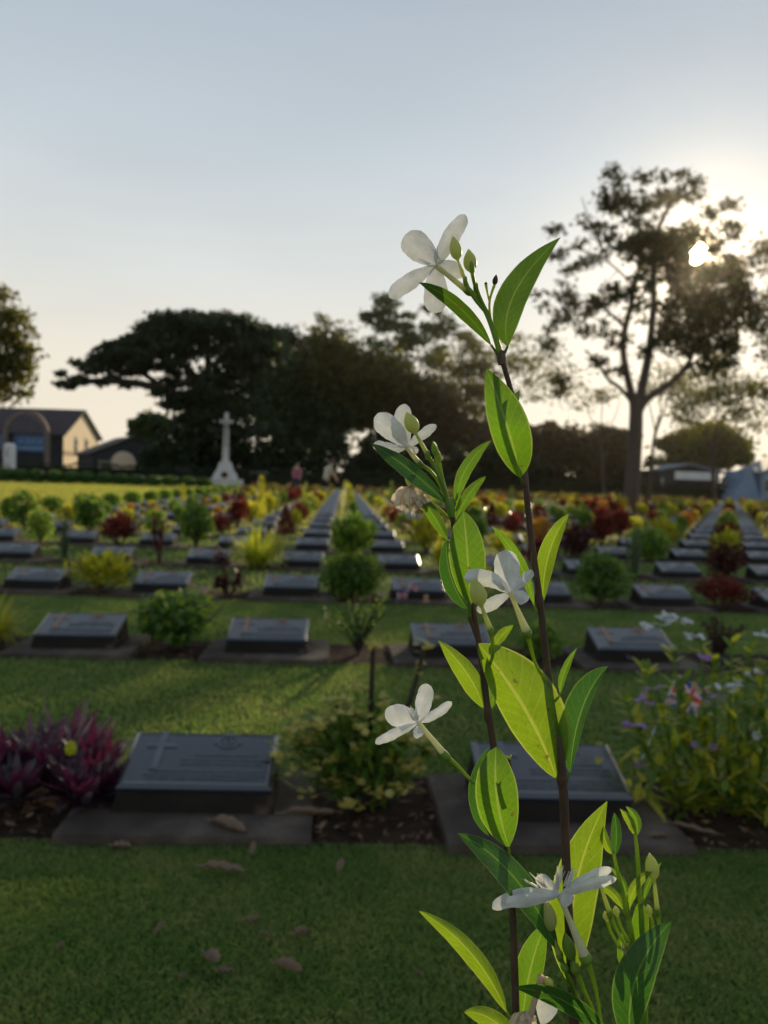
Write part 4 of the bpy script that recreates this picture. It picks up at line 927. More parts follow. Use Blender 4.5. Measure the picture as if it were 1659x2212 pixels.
def periwinkle():
    x, y = cell(1, 1); x += CS/2+.06; y += .12
    e = empty('periwinkle_plant', (x, y, 0), 0, 'tall leggy plant with yellowing leaves, white and violet flowers, front right', 'plant')
    tips = [(-.27,0,.24),(-.25,.02,.4),(-.22,-.02,.33),(-.18,.0,.46),(-.14,.02,.36),(-.10,-.02,.27),(-.06,.0,.44),(-.02,-.02,.5),(.02,.02,.38),(.05,0,.29),(.09,.0,.42),(.12,-.02,.36),(.15,.02,.47),(.18,0,.3),(.22,.0,.4),(.28,.0,.45),(.33,.02,.34),(-.3,.02,.31),(0,-.06,.2),(-.12,-.06,.18),(.12,-.06,.2),(-.22,-.05,.15),(.24,-.04,.2),(-.08,.04,.5),(.07,.05,.47)]
    f = MB(); 
    for tp in tips:
        tp = np.array(tp); s = MB(); b0 = tp*[.45, .6, 0]; q = chaikin([b0, b0*.4+tp*.6-[0, 0, tp[2]*.12], tp], 2); s.tube(q, np.linspace(.005, .0025, len(q)), 5); s.build('stem', MAT['g_mid'], e)
        m = 34; t = np.sort(rng.uniform(.08, .98, m)); idx = t*(len(q)-1); k = idx.astype(int); B = q[k]*(1-(idx-k))[:, None]+q[np.minimum(k+1, len(q)-1)]*(idx-k)[:, None]
        a = rng.uniform(0, 6.3, m); straps(f, B, np.stack([np.cos(a), np.sin(a), rng.uniform(.2, 1.1, m)], -1), rng.uniform(.035, .08, m), .022, .2, 4)
    nb = 420; B = np.stack([rng.normal(size=nb)*.17, rng.normal(size=nb)*.07-.02, rng.uniform(.02, .3, nb)], -1)
    straps(f, B, rng.normal(size=(nb, 3))+[0, 0, .5], rng.uniform(.04, .085, nb), .024, .3, 4)
    f.build('foliage', MAT['vinca'], e)
    def fl(px, py, mat, k, r, dz=0.):
        c = U(px, py, 2.02+dz)-np.array([x, y, 0]); b = MB(); blossoms(b, c+rng.normal(size=(k, 3))*[.013, .01, .005], r, 5); b.build('flower_head', MAT[mat], e)
    for v in ((1437,1335,'petal_w',12,.015),(1408,1352,'petal_w',8,.012),(1482,1346,'petal_w',5,.01),(1505,1374,'petal_w',6,.011),(1590,1483,'petal_w',10,.014),(1617,1453,'petal_w',4,.01),(1652,1372,'petal_w',6,.012),(1628,1590,'petal_w',5,.011),(1537,1483,'petal_w',3,.01),
              (1398,1512,'petal_v',7,.012),(1412,1485,'petal_v',4,.01),(1360,1568,'petal_v',6,.012),(1537,1508,'petal_v',6,.012),(1512,1612,'petal_v',5,.011),(1386,1655,'petal_v',4,.01),(1347,1420,'petal_v',2,.009),(1640,1453,'petal_v',3,.01),(1530,1420,'petal_v',5,.012)):
        fl(*v, dz=rng.uniform(-.05, .08))
periwinkle()
# ---- mulch and soil litter in the front beds
def mulch():
    mb = MB(); n = 5200; r = rng.choice([1, 2, 3], n, p=[.6, .3, .1]); xs = rng.uniform(-3.5, 4.5, n)
    y0 = Y0+(r-1)*RS+SH*(xs-X0)/CS; ys = y0+rng.uniform(-.115, .325, n); dxc = np.abs((xs-X0+CS*.5) % CS-CS*.5)
    k = dxc > .335*K; C = np.stack([xs, ys, rng.uniform(.006, .03, n)], -1)[k]; m = len(C); a, b = ortho(m); a[:, 2] *= .35; b[:, 2] *= .35
    leaves(mb, C, rng.uniform(.015, .045, m), rng.uniform(.008, .02, m), a, b)
    tag(mb.build('leaf_litter', MAT['mulch']), 'brown leaf litter and bark chips covering the soil beds', 'leaf litter', kind='stuff')
mulch()
# ---- fallen dry leaves
def dry_leaf(px, py, L, W, rz, curl, mat, label, z=.012, tilt=0.):
    g0 = ground(px, py); mb = MB(); n = 12; t = np.linspace(0, 1, n); us = np.linspace(-1, 1, 5)
    V = []
    for ti in t:
        w = W*.5*(math.sin(math.pi*min(1, .06+ti*.94))**.7); 
        for u in us: V.append([(ti-.5)*L, u*w*math.cos(curl*abs(u)*.8), abs(u)**1.6*w*math.sin(curl)*.9+.02*curl*L*math.sin(ti*7)*1.2+tilt*(ti-.5)*L+.003*math.sin(ti*23+u*3)])
    V = np.array(V); V[:, 2] -= V[:, 2].min(); i = np.arange(n-1)[:, None]*5; j = np.arange(4)[None]
    mb.add(V, np.stack([i+j, i+j+1, i+j+6, i+j+5], -1).reshape(-1, 4))
    mb.tube([(-.5*L-L*.12, 0, .01), (-.45*L, 0, .006)], .0012, 4)
    o = mb.build('fallen_leaf', MAT[mat], None, smooth=True, loc=(g0[0], g0[1], z)); o.rotation_euler = (0, 0, rz); tag(o, label, 'fallen leaf', 'dry leaves fallen on grass and slabs')
DL = [(493,1812,.115,.05,-.55,.9,'dryleaf','large curled tan leaf lying on the slab before the front left plaque',.026,.0),(672,1782,.15,.03,.1,1.1,'dryleaf','long rolled dry leaf beside the front left plaque',.026,0),
 (482,1893,.11,.035,-.15,.8,'dryleaf','dark curled leaf on the grass below the front left slab',.012,0),(622,2112,.065,.034,-.5,1.1,'dryleaf','palest twisted leaf on the near lawn',.012,.1),(455,2093,.055,.035,-.9,.9,'dryleaf','brown crumpled leaf at the centre left of the near lawn',.012,.2),
 (488,2112,.035,.016,.1,.6,'dryleaf','small tan leaf touching the brown crumpled leaf',.01,0),(650,2032,.035,.024,.4,1.1,'dryleaf','small grey brown folded leaf on the near lawn',.012,.1),(573,2038,.022,.014,-.6,.7,'dryleaf','tiny pale leaf left of the folded leaf',.012,.2),
 (545,2003,.034,.018,.2,.6,'dryleaf','small buff leaf lying flat in the near grass',.012,.1),(345,2030,.028,.016,1.0,.8,'dryleaf','small dark leaf on edge in the near grass at left',.014,.5),(735,1895,.03,.02,1.2,.7,'dryleaf','reddish leaf standing up in grass below the yellow flowers',.016,.6),
 (545,1860,.03,.014,1.4,.5,'dryleaf','small brown leaf upright at the lawn edge below the plaque',.018,.7),(130,2060,.018,.011,1.2,.4,'dryleaf','tiny pale fleck leaf at the left of the near lawn',.012,.2),(395,2127,.016,.012,.3,.4,'dryleaf','tiny pale leaf left of the crumpled brown leaf',.012,.1),
 (1130,2065,.022,.014,.5,.8,'dryleaf','small grey leaf in the grass behind the left stem',.012,.2),(905,2122,.016,.01,-.8,.5,'dryleaf','tiny leaf beside the yellow-green curved leaf',.012,.1),
 (262,1838,.05,.03,.1,.6,'dryleaf','flat pale leaf at the slab edge below the purple plant',.008,0),(640,1640,.05,.03,-.4,.7,'dryleaf','dry leaf just right of the front left plaque',.02,0),(900,1745,.08,.035,-1.0,.9,'dryleaf','pale curled husk leaning in the bed under the thorny shrub',.03,.3),
 (1500,1812,.14,.025,-.5,.7,'dryleaf','long brown leaf on the soil at front right',.02,0),(1420,1830,.05,.025,.2,.6,'dryleaf','tan leaf on the slab right of the front right plaque',.026,0),(170,1690,.04,.03,.5,.5,'dryleaf','small pale leaf between the purple plant and the plaque',.02,0),
 (535,1430,.045,.03,.0,.9,'dryleaf','white-ish leaf at the edge of the second row slab',.02,0),(405,1400,.12,.03,.05,.6,'dryleaf','long flat leaf under the dark green second row bush',.012,0),(1330,1795,.03,.02,.9,.5,'yellowleaf','small yellow leaf on soil beside the front right slab',.012,0)]
for v in DL: dry_leaf(*v)

# ------------------------------------------------------------------ flags, people
def flag_mat():
    m, nt, N, L = nodes('union_flag'); out = N('ShaderNodeOutputMaterial'); b = N('ShaderNodeBsdfPrincipled')
    uv = N('ShaderNodeUVMap'); sp = N('ShaderNodeSeparateXYZ'); L(uv.outputs[0], sp.inputs[0])
    def M_(op, a, b_=None, c=None):
        n = N('ShaderNodeMath'); n.operation = op
        for i, v in enumerate((a, b_, c)):
            if v is None: continue
            if isinstance(v, (int, float)): n.inputs[i].default_value = v
            else: L(v, n.inputs[i])
        return n.outputs[0]
    x = M_('MULTIPLY', M_('SUBTRACT', sp.outputs[0], .5), 2.); y = M_('SUBTRACT', sp.outputs[1], .5)   # x -1..1, y -.5...5
    ax, ay = M_('ABSOLUTE', x), M_('ABSOLUTE', y)
    dg = M_('ABSOLUTE', M_('SUBTRACT', ay, M_('MULTIPLY', ax, .5)))
    lt = lambda v, t: M_('LESS_THAN', v, t)
    def mix(f, a, c):
        n = N('ShaderNodeMix'); n.data_type = 'RGBA'; L(f, n.inputs['Factor'])
        for k, v in (('A', a), ('B', c)):
            if isinstance(v, tuple): n.inputs[k].default_value = (*v, 1)
            else: L(v, n.inputs[k])
        return n.outputs['Result']
    W, RD, BL = (.72, .66, .68), (.60, .07, .08), (.03, .06, .34)
    c = mix(lt(dg, .11), BL, W); c = mix(lt(dg, .04), c, RD)
    c = mix(lt(M_('MINIMUM', ax, ay), .16), c, W); c = mix(lt(M_('MINIMUM', ax, ay), .1), c, RD)
    L(c, b.inputs['Base Color']); b.inputs['Roughness'].default_value = .7
    t = N('ShaderNodeBsdfTranslucent'); L(c, t.inputs['Color']); mx = N('ShaderNodeMixShader'); mx.inputs[0].default_value = .45
    L(b.outputs[0], mx.inputs[1]); L(t.outputs[0], mx.inputs[2]); L(mx.outputs[0], out.inputs[0]); return m
MAT['flag'] = flag_mat()
def flag(loc, w, h, rz, tilt, stick, name='small_flag', label='', rip=.012):
    e = empty(name, loc, rz, label, 'flag'); nx, ny = 15, 9
    u, v = np.meshgrid(np.linspace(0, 1, nx), np.linspace(0, 1, ny)); ca, sa = math.cos(tilt), math.sin(tilt)
    lx, lz = u*w, stick-h+v*h; ly = rip*np.sin(u*7+v*2)*u
    V = np.stack([lx*ca+lz*sa, ly, -lx*sa+lz*ca], -1).reshape(-1, 3); i = (np.arange(ny-1)[:, None]*nx+np.arange(nx-1)[None]).ravel()
    m = MB(); m.add(V, np.stack([i, i+1, i+nx+1, i+nx], -1)); m.build('cloth', MAT['flag'], e, smooth=True, uv=np.stack([u.ravel(), v.ravel()], -1))
    s = MB(); s.tube([(0, 0, 0), (stick*sa, 0, stick*ca)], .0025, 6); s.build('stick', MAT['white'], e)
x, y = cell(1, 1); 
p = U(1420, 1500, 2.45); flag((p[0], p[1]+.1, .0), .155, .105, .25, .42, .31, rip=.02, label='small paper union flag on a stick behind the white flowers')
x, y = cell(3, 1)
flag((x-.15, y-.06, .0), .085, .055, .3, -.1, .085, label='lower little union flag leaning on the third row plaque', rip=.02)
flag((x-.10, y-.03, .0), .07, .045, -.4, .25, .16, label='upper little union flag above the lower one, third row plaque', rip=.02)
def teddy():
    e = empty('toy_bear', (x+.05, y-.09, 0), .4, 'tiny brown toy bear sitting beside the little flags', 'toy')
    def blob(nm, c, r, mat='dryleaf', s=(1, 1, 1)):
        m = MB(); th = np.linspace(0, math.pi, 9); m.lathe([(max(.0005, r*math.sin(a)), -r*math.cos(a)) for a in th], n=12); m.V = [v*np.array(s)+np.array(c) for v in m.V]; return m.build(nm, MAT['skin'], e, smooth=True)
    blob('body', (0, 0, .024), .022); blob('head', (0, -.004, .058), .016)
    for q in (-1, 1):
        blob('ear', (q*.013, 0, .072), .006); blob('arm', (q*.022, -.01, .03), .009); blob('foot', (q*.016, -.026, .009), .009)
teddy()

def skin_fig(name, joints, edges, mat, parent, sub=2):
    """one continuous body surface grown on a skeleton"""
    me = bpy.data.meshes.new(name); me.from_pydata([j[0] for j in joints], edges, []); o = bpy.data.objects.new(name, me); link(o, parent)
    me.materials.append(mat); md = o.modifiers.new('skin', 'SKIN'); md.use_smooth_shade = True
    if not me.skin_vertices: bpy.context.view_layer.objects.active = o
    for i, j in enumerate(joints):
        sv = me.skin_vertices[0].data[i]; r_ = j[1]; sv.radius = r_ if isinstance(r_, tuple) else (r_, r_)
        sv.use_root = (i == 0)
    s = o.modifiers.new('sub', 'SUBSURF'); s.levels = sub; s.render_levels = sub
    return o
def person(px, d, rz, label, lean, shirt, lower, hairm, S=1., arms=None, shorts=True, long_hair=False):
    g0 = U(px, 1060, d); e = empty('person', (g0[0], g0[1], 0), rz, label, 'person')
    # local frame: facing -x..., +x is the facing direction
    hip = np.array([0, 0, .92]); ch = hip+np.array([math.sin(lean)*.30, 0, math.cos(lean)*.30]); sh = hip+np.array([math.sin(lean)*.50, 0, math.cos(lean)*.50])
    nk = sh+np.array([math.sin(lean+.1)*.08, 0, math.cos(lean+.1)*.08]); hd = nk+np.array([math.sin(lean*.6)*.13+.01, 0, math.cos(lean*.6)*.13]); tp = hd+np.array([.0, 0, .10])
    J = [(hip, (.15, .11)), (ch, (.15, .10)), (sh, (.13, .09)), (nk, .055), (hd, (.085, .095)), (tp, .06)]
    E = [(0, 1), (1, 2), (2, 3), (3, 4), (4, 5)]
    def chain(root, pts):
        a = root
        for p_, r_ in pts: J.append((np.array(p_), r_)); E.append((a, len(J)-1)); a = len(J)-1
        return a
    arm_end = []
    for s in (-1, 1):
        chain(0, [((.02, s*.10, .84), .095), ((.05, s*.11, .48), .06), ((.0, s*.12, .09), .042), ((.10, s*.13, .04), .035), ((.17, s*.135, .03), .025)])
        el = sh+np.array([.03 if lean < .2 else .14, s*.23, -.28]); wr = el+np.array([.06 if lean < .2 else .17, -s*.04, -.22])
        k = chain(2, [(sh+np.array([0, s*.18, -.02]), .055), (el, .042), (wr, .03), (wr+np.array([.02, 0, -.06]), (.035, .02))])
        for f in range(4):
            J.append((wr+np.array([.03-.0+.01*f, s*(.025-.018*f)*.6, -.135+abs(f-1.4)*.008]), .009)); E.append((k, len(J)-1))
        J.append((wr+np.array([.055, -s*.02, -.09]), .010)); E.append((k, len(J)-1))
        arm_end.append((el, wr))
    sc = lambda L_: [(tuple(p_*S), (tuple(v*S for v in r_) if isinstance(r_, tuple) else r_*S)) for p_, r_ in L_]
    skin_fig('body', sc(J), E, MAT['skin'], e)
    # clothes
    Jc = [(hip+np.array([0, 0, -.10]), (.185, .15)), (hip+np.array([.01, 0, .06]), (.18, .14)), (ch, (.175, .125)), (sh+np.array([0, 0, -.0]), (.15, .11)), (nk-np.array([0, 0, .03]), .08)]
    Ec = [(0, 1), (1, 2), (2, 3), (3, 4)]
    for s in (-1, 1):
        el = arm_end[(s+1)//2][0]; Jc += [(sh+np.array([0, s*.18, -.02]), .075), ((sh*.35+el*.65)+np.array([0, s*.03, 0]), .065)]; k = len(Jc)-2; Ec += [(3, k), (k, k+1)]
    skin_fig('shirt', sc(Jc), Ec, MAT[shirt], e)
    Jl = [(hip, (.17, .135)), (hip-np.array([0, 0, .06]), (.17, .13))]; El = [(0, 1)]
    for s in (-1, 1):
        Jl += [(np.array([.03, s*.10, .78]), .115), (np.array([.05, s*.11, .50]), .09)]; k = len(Jl)-2; El += [(1, k), (k, k+1)]
        if not shorts: Jl.append((np.array([.0, s*.12, .12]), .065)); El.append((k+1, len(Jl)-1))
    skin_fig('shorts' if shorts else 'trousers', sc(Jl), El, MAT[lower], e)
    h = MB(); th = np.linspace(0, math.pi*.62, 7); h.lathe([(max(.001, .105*math.sin(a)), .115*math.cos(a)) for a in th], n=14); h.V = [v*[1.02, .92, 1] for v in h.V]
    h.V = [(v+(hd+np.array([-.015, 0, .03])))*S for v in h.V]; h.build('hair', MAT[hairm], e, smooth=True)
    nz = MB(); nz.box((hd+np.array([.095, 0, .0]))*S, (.014*S, .011*S, .02*S), top=.5); nz.build('nose', MAT['skin'], e)
    for s in (-1, 1):
        ee_ = MB(); ee_.box((hd+np.array([.088, s*.032, .02]))*S, (.006*S, .012*S, .007*S)); ee_.build('eye', MAT['hair'], e)
    return e
person(703, 33., .1, 'person in mint green shirt and black shorts leaning forward over the beds', .30, 'mint', 'black', 'hair', 1.0)
person(640, 41., 1.5, 'person in pink shirt and dark trousers standing further back', .02, 'pink', 'navy', 'hair', .98, shorts=False)

# ------------------------------------------------------------------ the foreground shrub
def blade_mat(name, refl, trans_c, vein, tr=.55, rough=.38, petal=False):
    m, nt, N, L = nodes(name); out = N('ShaderNodeOutputMaterial'); uv = N('ShaderNodeUVMap'); sp = N('ShaderNodeSeparateXYZ'); L(uv.outputs[0], sp.inputs[0])
    def M_(op, a, b_=None, c=None):
        n = N('ShaderNodeMath'); n.operation = op
        for i, v in enumerate((a, b_, c)):
            if v is None: continue
            if isinstance(v, (int, float)): n.inputs[i].default_value = v
            else: L(v, n.inputs[i])
        return n.outputs[0]
    def sm(v, a, b_, ta, tb):
        n = N('ShaderNodeMapRange'); n.interpolation_type = 'SMOOTHSTEP'; L(v, n.inputs['Value']); n.inputs[1].default_value = a; n.inputs[2].default_value = b_; n.inputs[3].default_value = ta; n.inputs[4].default_value = tb; return n.outputs[0]
    au = M_('ABSOLUTE', M_('MULTIPLY', M_('SUBTRACT', sp.outputs[0], .5), 2.))
    mid = sm(au, .02, .09, 1., 0.); edge = sm(au, .90, .97, 0., 1.)
    ph = M_('SUBTRACT', M_('MULTIPLY', sp.outputs[1], 11.), M_('MULTIPLY', M_('POWER', au, .8), 2.2))
    nz = N('ShaderNodeTexNoise'); nz.inputs['Scale'].default_value = 60; nz.inputs['Detail'].default_value = 4; tc = N('ShaderNodeTexCoord'); L(tc.outputs['Object'], nz.inputs['Vector'])
    fr = M_('ABSOLUTE', M_('SUBTRACT', M_('FRACT', M_('ADD', ph, M_('MULTIPLY', nz.outputs['Fac'], .5))), .5)); side = sm(fr, .02, .10, 1., 0.)
    n2 = N('ShaderNodeTexNoise'); n2.inputs['Scale'].default_value = 900 if not petal else 300; n2.inputs['Detail'].default_value = 3; L(tc.outputs['Object'], n2.inputs['Vector'])
    veinf = M_('MINIMUM', 1., M_('ADD', M_('MULTIPLY', mid, .75), M_('ADD', M_('MULTIPLY', side, .20 if not petal else .06), M_('MULTIPLY', edge, .8 if not petal else .0))))
    spz = N('ShaderNodeTexNoise'); spz.inputs['Scale'].default_value = 210; spz.inputs['Detail'].default_value = 1; L(tc.outputs['Object'], spz.inputs['Vector']); spot = sm(spz.outputs['Fac'], .735, .78, 0., .75 if not petal else .25)
    def col(base, v):
        b1 = ramp(N, L, nz.outputs['Fac'], [(.3, tuple(c*.82 for c in base)), (.7, tuple(min(1, c*1.18) for c in base))])
        mm = N('ShaderNodeMix'); mm.data_type = 'RGBA'; mm.blend_type = 'MULTIPLY'; mm.inputs['Factor'].default_value = .25; L(b1, mm.inputs['A']); L(ramp(N, L, n2.outputs['Fac'], [(.3, (.6, .6, .6)), (.7, (1.3, 1.3, 1.3))]), mm.inputs['B'])
        n = N('ShaderNodeMix'); n.data_type = 'RGBA'; L(veinf, n.inputs['Factor']); L(mm.outputs['Result'], n.inputs['A']); n.inputs['B'].default_value = (*v, 1)
        k = N('ShaderNodeMix'); k.data_type = 'RGBA'; L(spot, k.inputs['Factor']); L(n.outputs['Result'], k.inputs['A']); k.inputs['B'].default_value = (.16, .09, .03, 1); return k.outputs['Result']
    b = N('ShaderNodeBsdfPrincipled'); L(col(refl, vein[0]), b.inputs['Base Color']); b.inputs['Roughness'].default_value = rough; b.inputs['Specular IOR Level'].default_value = .4
    t = N('ShaderNodeBsdfTranslucent'); L(col(trans_c, vein[1]), t.inputs['Color'])
    bp = N('ShaderNodeBump'); bp.inputs['Strength'].default_value = .35; bp.inputs['Distance'].default_value = .0006; L(M_('ADD', M_('MULTIPLY', M_('MAXIMUM', mid, M_('MULTIPLY', side, .4)), -1.), M_('MULTIPLY', n2.outputs['Fac'], .3)), bp.inputs['Height']); L(bp.outputs[0], b.inputs['Normal'])
    mx = N('ShaderNodeMixShader'); mx.inputs[0].default_value = tr; L(b.outputs[0], mx.inputs[1]); L(t.outputs[0], mx.inputs[2]); L(mx.outputs[0], out.inputs[0]); return m
MAT['lf'] = blade_mat('shrub_leaf', (.06, .15, .025), (.15, .31, .012), ((.18, .28, .07), (.34, .46, .08)))
MAT['lt'] = blade_mat('shaded_top_leaf', (.045, .12, .02), (.085, .18, .01), ((.12, .2, .05), (.2, .3, .05)), tr=.45)  # shade on the upper leaves put into darker colour and weaker transmission
MAT['ly'] = blade_mat('young_shrub_leaf', (.10, .20, .03), (.23, .37, .012), ((.24, .32, .07), (.45, .52, .09)))
MAT['ld'] = blade_mat('old_shrub_leaf', (.035, .11, .025), (.06, .19, .015), ((.14, .25, .06), (.24, .38, .07)), tr=.4)
MAT['pt'] = blade_mat('flower_petal', (.80, .82, .84), (.58, .62, .62), ((.80, .80, .76), (.58, .60, .5)), tr=.40, rough=.5, petal=True)
def waxy(name, c1, c2, tc, tr=.4):
    m, nt, N, L = nodes(name); out = N('ShaderNodeOutputMaterial'); b = N('ShaderNodeBsdfPrincipled')
    L(ramp(N, L, noise(N, L, 70), [(.3, c1), (.7, c2)]), b.inputs['Base Color']); b.inputs['Roughness'].default_value = .45; b.inputs['Subsurface Weight'].default_value = .35; b.inputs['Subsurface Radius'].default_value = (.006, .006, .002); b.inputs['Subsurface Scale'].default_value = 1.
    t = N('ShaderNodeBsdfTranslucent'); t.inputs['Color'].default_value = (*tc, 1); mx = N('ShaderNodeMixShader'); mx.inputs[0].default_value = tr; L(b.outputs[0], mx.inputs[1]); L(t.outputs[0], mx.inputs[2]); L(mx.outputs[0], out.inputs[0]); return m
MAT['bud'] = waxy('bud_green', (.34, .42, .14), (.50, .55, .24), (.70, .75, .25))
MAT['tube'] = waxy('flower_tube', (.58, .61, .38), (.70, .72, .50), (.75, .75, .45))
MAT['gstem'] = waxy('green_stem', (.10, .22, .02), (.18, .32, .04), (.4, .55, .05), .3)
MAT['bstem'] = solid('brown_stem', [(.3, (.035, .02, .012)), (.6, (.075, .042, .026)), (.8, (.16, .11, .08))], 160, .7, .6, 500, bdist=.001, stretch=(1, 1, .35))
MAT['wilt'] = blade_mat('wilted_petal', (.80, .73, .62), (.82, .72, .56), ((.55, .45, .33), (.55, .42, .3)), tr=.5, rough=.8)
MAT['fringe'] = waxy('white_fringe', (.80, .81, .80), (.86, .86, .85), (.8, .8, .78), .45)
D0 = .325
root_p = np.array([.095, .345, 0.])
shrub = empty('flowering_shrub', tuple(root_p), 0, 'tall white-flowered shrub with glossy green leaves in sharp focus in front', 'shrub')
def prof(t, a, b):
    tm = a/(a+b); return (t**a)*((1-t)**b)/((tm**a)*((1-tm)**b))
def blade(B, C, T, wl, wr, dz=(0, 0, 0), el=6, er=6, a=.75, b=.85, d0=D0, rip=.6, nt=22, nu=5, rp=0., mb=None, tipw=.0, twist=0.):
    """surface grown about a curved midrib; widths and depths in picture units at distance d0"""
    B, C, T = map(lambda p: np.array(p, float), (B, C, T)); t = np.linspace(0, 1, nt)
    P = ((1-t)**2)[:, None]*B+(2*t*(1-t))[:, None]*C+(t**2)[:, None]*T
    tg = (2*(1-t))[:, None]*(C-B)+(2*t)[:, None]*(T-C); tg /= np.linalg.norm(tg, axis=1, keepdims=True)+1e-9
    nrm = np.stack([tg[:, 1], -tg[:, 0]], -1)
    z = (1-t)**2*dz[0]+2*t*(1-t)*dz[1]+t**2*dz[2]
    w = prof(np.clip(t, 1e-4, 1-1e-4), a, b)*1.1; w[0] = max(w[0], .05); w[-1] = max(tipw, .015)
    us = np.linspace(-1, 1, 2*nu+1); ph = rng.uniform(0, 6.3)
    X = []; UVs = []
    for i in range(nt):
        for u in us:
            W = wl if u < 0 else wr; s = -1 if u < 0 else 1
            off = abs(u)*W*w[i]; e_ = (el if u < 0 else er)
            wob = rip*math.sin(t[i]*15+ph+s)*abs(u)**2+rip*.6*math.sin(t[i]*37+ph*2)*abs(u)**3
            q = P[i]-nrm[i]*off*s*1.0 if False else P[i]+nrm[i]*(-s)*off*(-1)*(-1)
            q = q+nrm[i]*wob*(1 if u < 0 else -1)*.6
            X.append((q[0], q[1], z[i]+e_*w[i]*abs(u)**1.35+wob*2.2+rp*math.sin(t[i]*9+ph)*abs(u)))
            UVs.append(((u+1)/2, t[i]))
    X = np.array(X)
    V = U(X[:, 0], X[:, 1], d0+X[:, 2]*d0/F)
    m_ = mb or MB(); k = 2*nu+1; i = np.arange(nt-1)[:, None]*k; j = np.arange(k-1)[None]
    m_.add(V, np.stack([i+j, i+j+1, i+k+j+1, i+k+j], -1).reshape(-1, 4))
    return m_, UVs
def tpx(pts, r, mat, name, parent=None, n=10, d0=D0, extra=None, k=2, mb=None, build=True, nodes_=None):
    """tube through picture points (x, y, depth offset)"""
    p = np.array([list(q) if len(q) == 3 else [q[0], q[1], 0] for q in pts], float); r = np.asarray(r, float)
    if r.ndim == 0: r = np.full(len(p), float(r))
    pr = chaikin(np.column_stack([p, r]), k); V = U(pr[:, 0], pr[:, 1], d0+pr[:, 2]*d0/F); rr = pr[:, 3]*d0/F*.86
    if extra is not None:
        V = np.vstack([V, extra]); rr = np.concatenate([rr, np.full(len(extra), rr[-1]*1.15)])
    m_ = mb or MB(); m_.tube(V, rr, n)
    if build: return m_.build(name, MAT[mat], parent or shrub, smooth=True, origin=root_p)
    return m_
def leaf(B, C, T, wl, wr, mat='lf', node=None, d0=D0, **k):
    m_, uv = blade(B, C, T, wl, wr, d0=d0, **k)
    nv = m_.n
    if node is not None:
        dz = k.get('dz', (0, 0, 0)); st = tpx([(node[0], node[1], 0), (B[0], B[1], dz[0])], [4.2, 3.0], None, None, d0=d0, mb=m_, build=False, n=8)
        uv = list(uv)+[(.5, .5)]*(m_.n-nv)
    return m_.build('leaf', MAT[mat], shrub, smooth=True, uv=uv, origin=root_p)
# stems --- right stem, from the top down to the ground
tpx([(1083,772,0),(1106,850,16),(1130,960,30),(1133,1020,6),(1145,1150,0),(1166,1290,0),(1186,1480,0),(1208,1620,0),(1217,1690,0),(1222,1850,4),(1232,2050,8),(1240,2220,12)], [6.5,6.5,7,7.5,8,8.5,9,11,12,11,11.5,12], 'bstem', 'stem', extra=[root_p+[.01, 0, .35], root_p+[0, 0, -.02]])
for (x_, y_, r_) in ((1166, 1300, 11), (1214, 1684, 15), (1083, 772, 12), (1130, 1035, 9)): tpx([(x_-1, y_-14), (x_, y_), (x_+1, y_+16)], [r_*.7, r_, r_*.7], 'bstem', 'node', n=10)
# left stem
tpx([(973,1095,-6),(985,1160,-4),(1008,1260,-2),(1026,1330,0),(1040,1430,0),(1054,1535,0),(1066,1610,4),(1082,1720,22),(1098,1850,12),(1107,1960,10),(1112,2100,10),(1115,2225,10)], [7,7,7,7,7.5,8.5,9,9,8.5,9,9.5,10], 'bstem', 'stem', extra=[root_p+[-.05, 0, .4], root_p+[-.012, 0, -.02]])
tpx([(1046,1415,2),(1028,1370,0),(1014,1332,-2)], [6.5,6,5.5], 'bstem', 'stem')
tpx([(1052,1525,0),(1054,1540,0),(1055,1560,0)], [8,12,8], 'bstem', 'node')
tpx([(968,1075,-6),(972,1095,-6),(976,1118,-6)], [9,13,8], 'gstem', 'node')
# right hand green shoots
tpx([(1325,1842,0),(1338,1901,0),(1357,1977,2),(1372,2072,6),(1392,2225,10)], [4,5,6.5,8,9], 'gstem', 'stem', extra=[root_p+[.06, 0, .35], root_p+[.012, 0, -.02]])
tpx([(1372,1800,8),(1377,1844,8),(1383,1939,8),(1388,2030,8),(1394,2225,10)], [4,5,6,7,8], 'gstem', 'stem', extra=[root_p+[.065, .01, .35], root_p+[.014, 0, -.02]])
# leaves
leaf((1124,1031),(1104,929),(1051,797),35,43,'lf',(1130,1045),dz=(-30,-150,-60),el=8,er=6)
leaf((965,1087),(880,1003),(802,958),18,15,'ld',(972,1100),dz=(-6,-30,-20),el=-16,er=14)
leaf((984,1085),(994,1003),(1061,951),13,13,'lf',(976,1105),dz=(-4,10,20),el=12,er=-8)
leaf((984,1129),(1005,1062),(1050,1029),11,11,'lf',(978,1140),dz=(-4,14,20),el=10,er=-6)
leaf((967,1168),(932,1100),(903,1072),12,13,'lf',(980,1180),dz=(-4,-12,-16),el=8,er=8)
leaf((1016,1305),(1012,1200),(1001,1104),37,35,'lf',(1014,1334),dz=(-22,-56,-30),el=10,er=8,b=.75)
leaf((1010,1316),(960,1250),(965,1165),20,16,'ld',(1013,1334),dz=(6,16,14),el=12,er=10)
leaf((1153,1306),(1130,1200),(1063,1137),11,12,'lf',(1160,1320),dz=(0,-20,-16),el=10,er=-6)
leaf((1172,1304),(1172,1182),(1229,1110),20,15,'ly',(1170,1322),dz=(0,-16,-10),el=8,er=12)
leaf((1097,747),(1068,640),(1211,512),31,29,'lt',(1087,770),dz=(0,-24,10),el=16,er=-14,b=.95)
leaf((1061,745),(990,640),(904,610),15,14,'lt',(1078,770),dz=(0,-20,-30),el=12,er=-10)
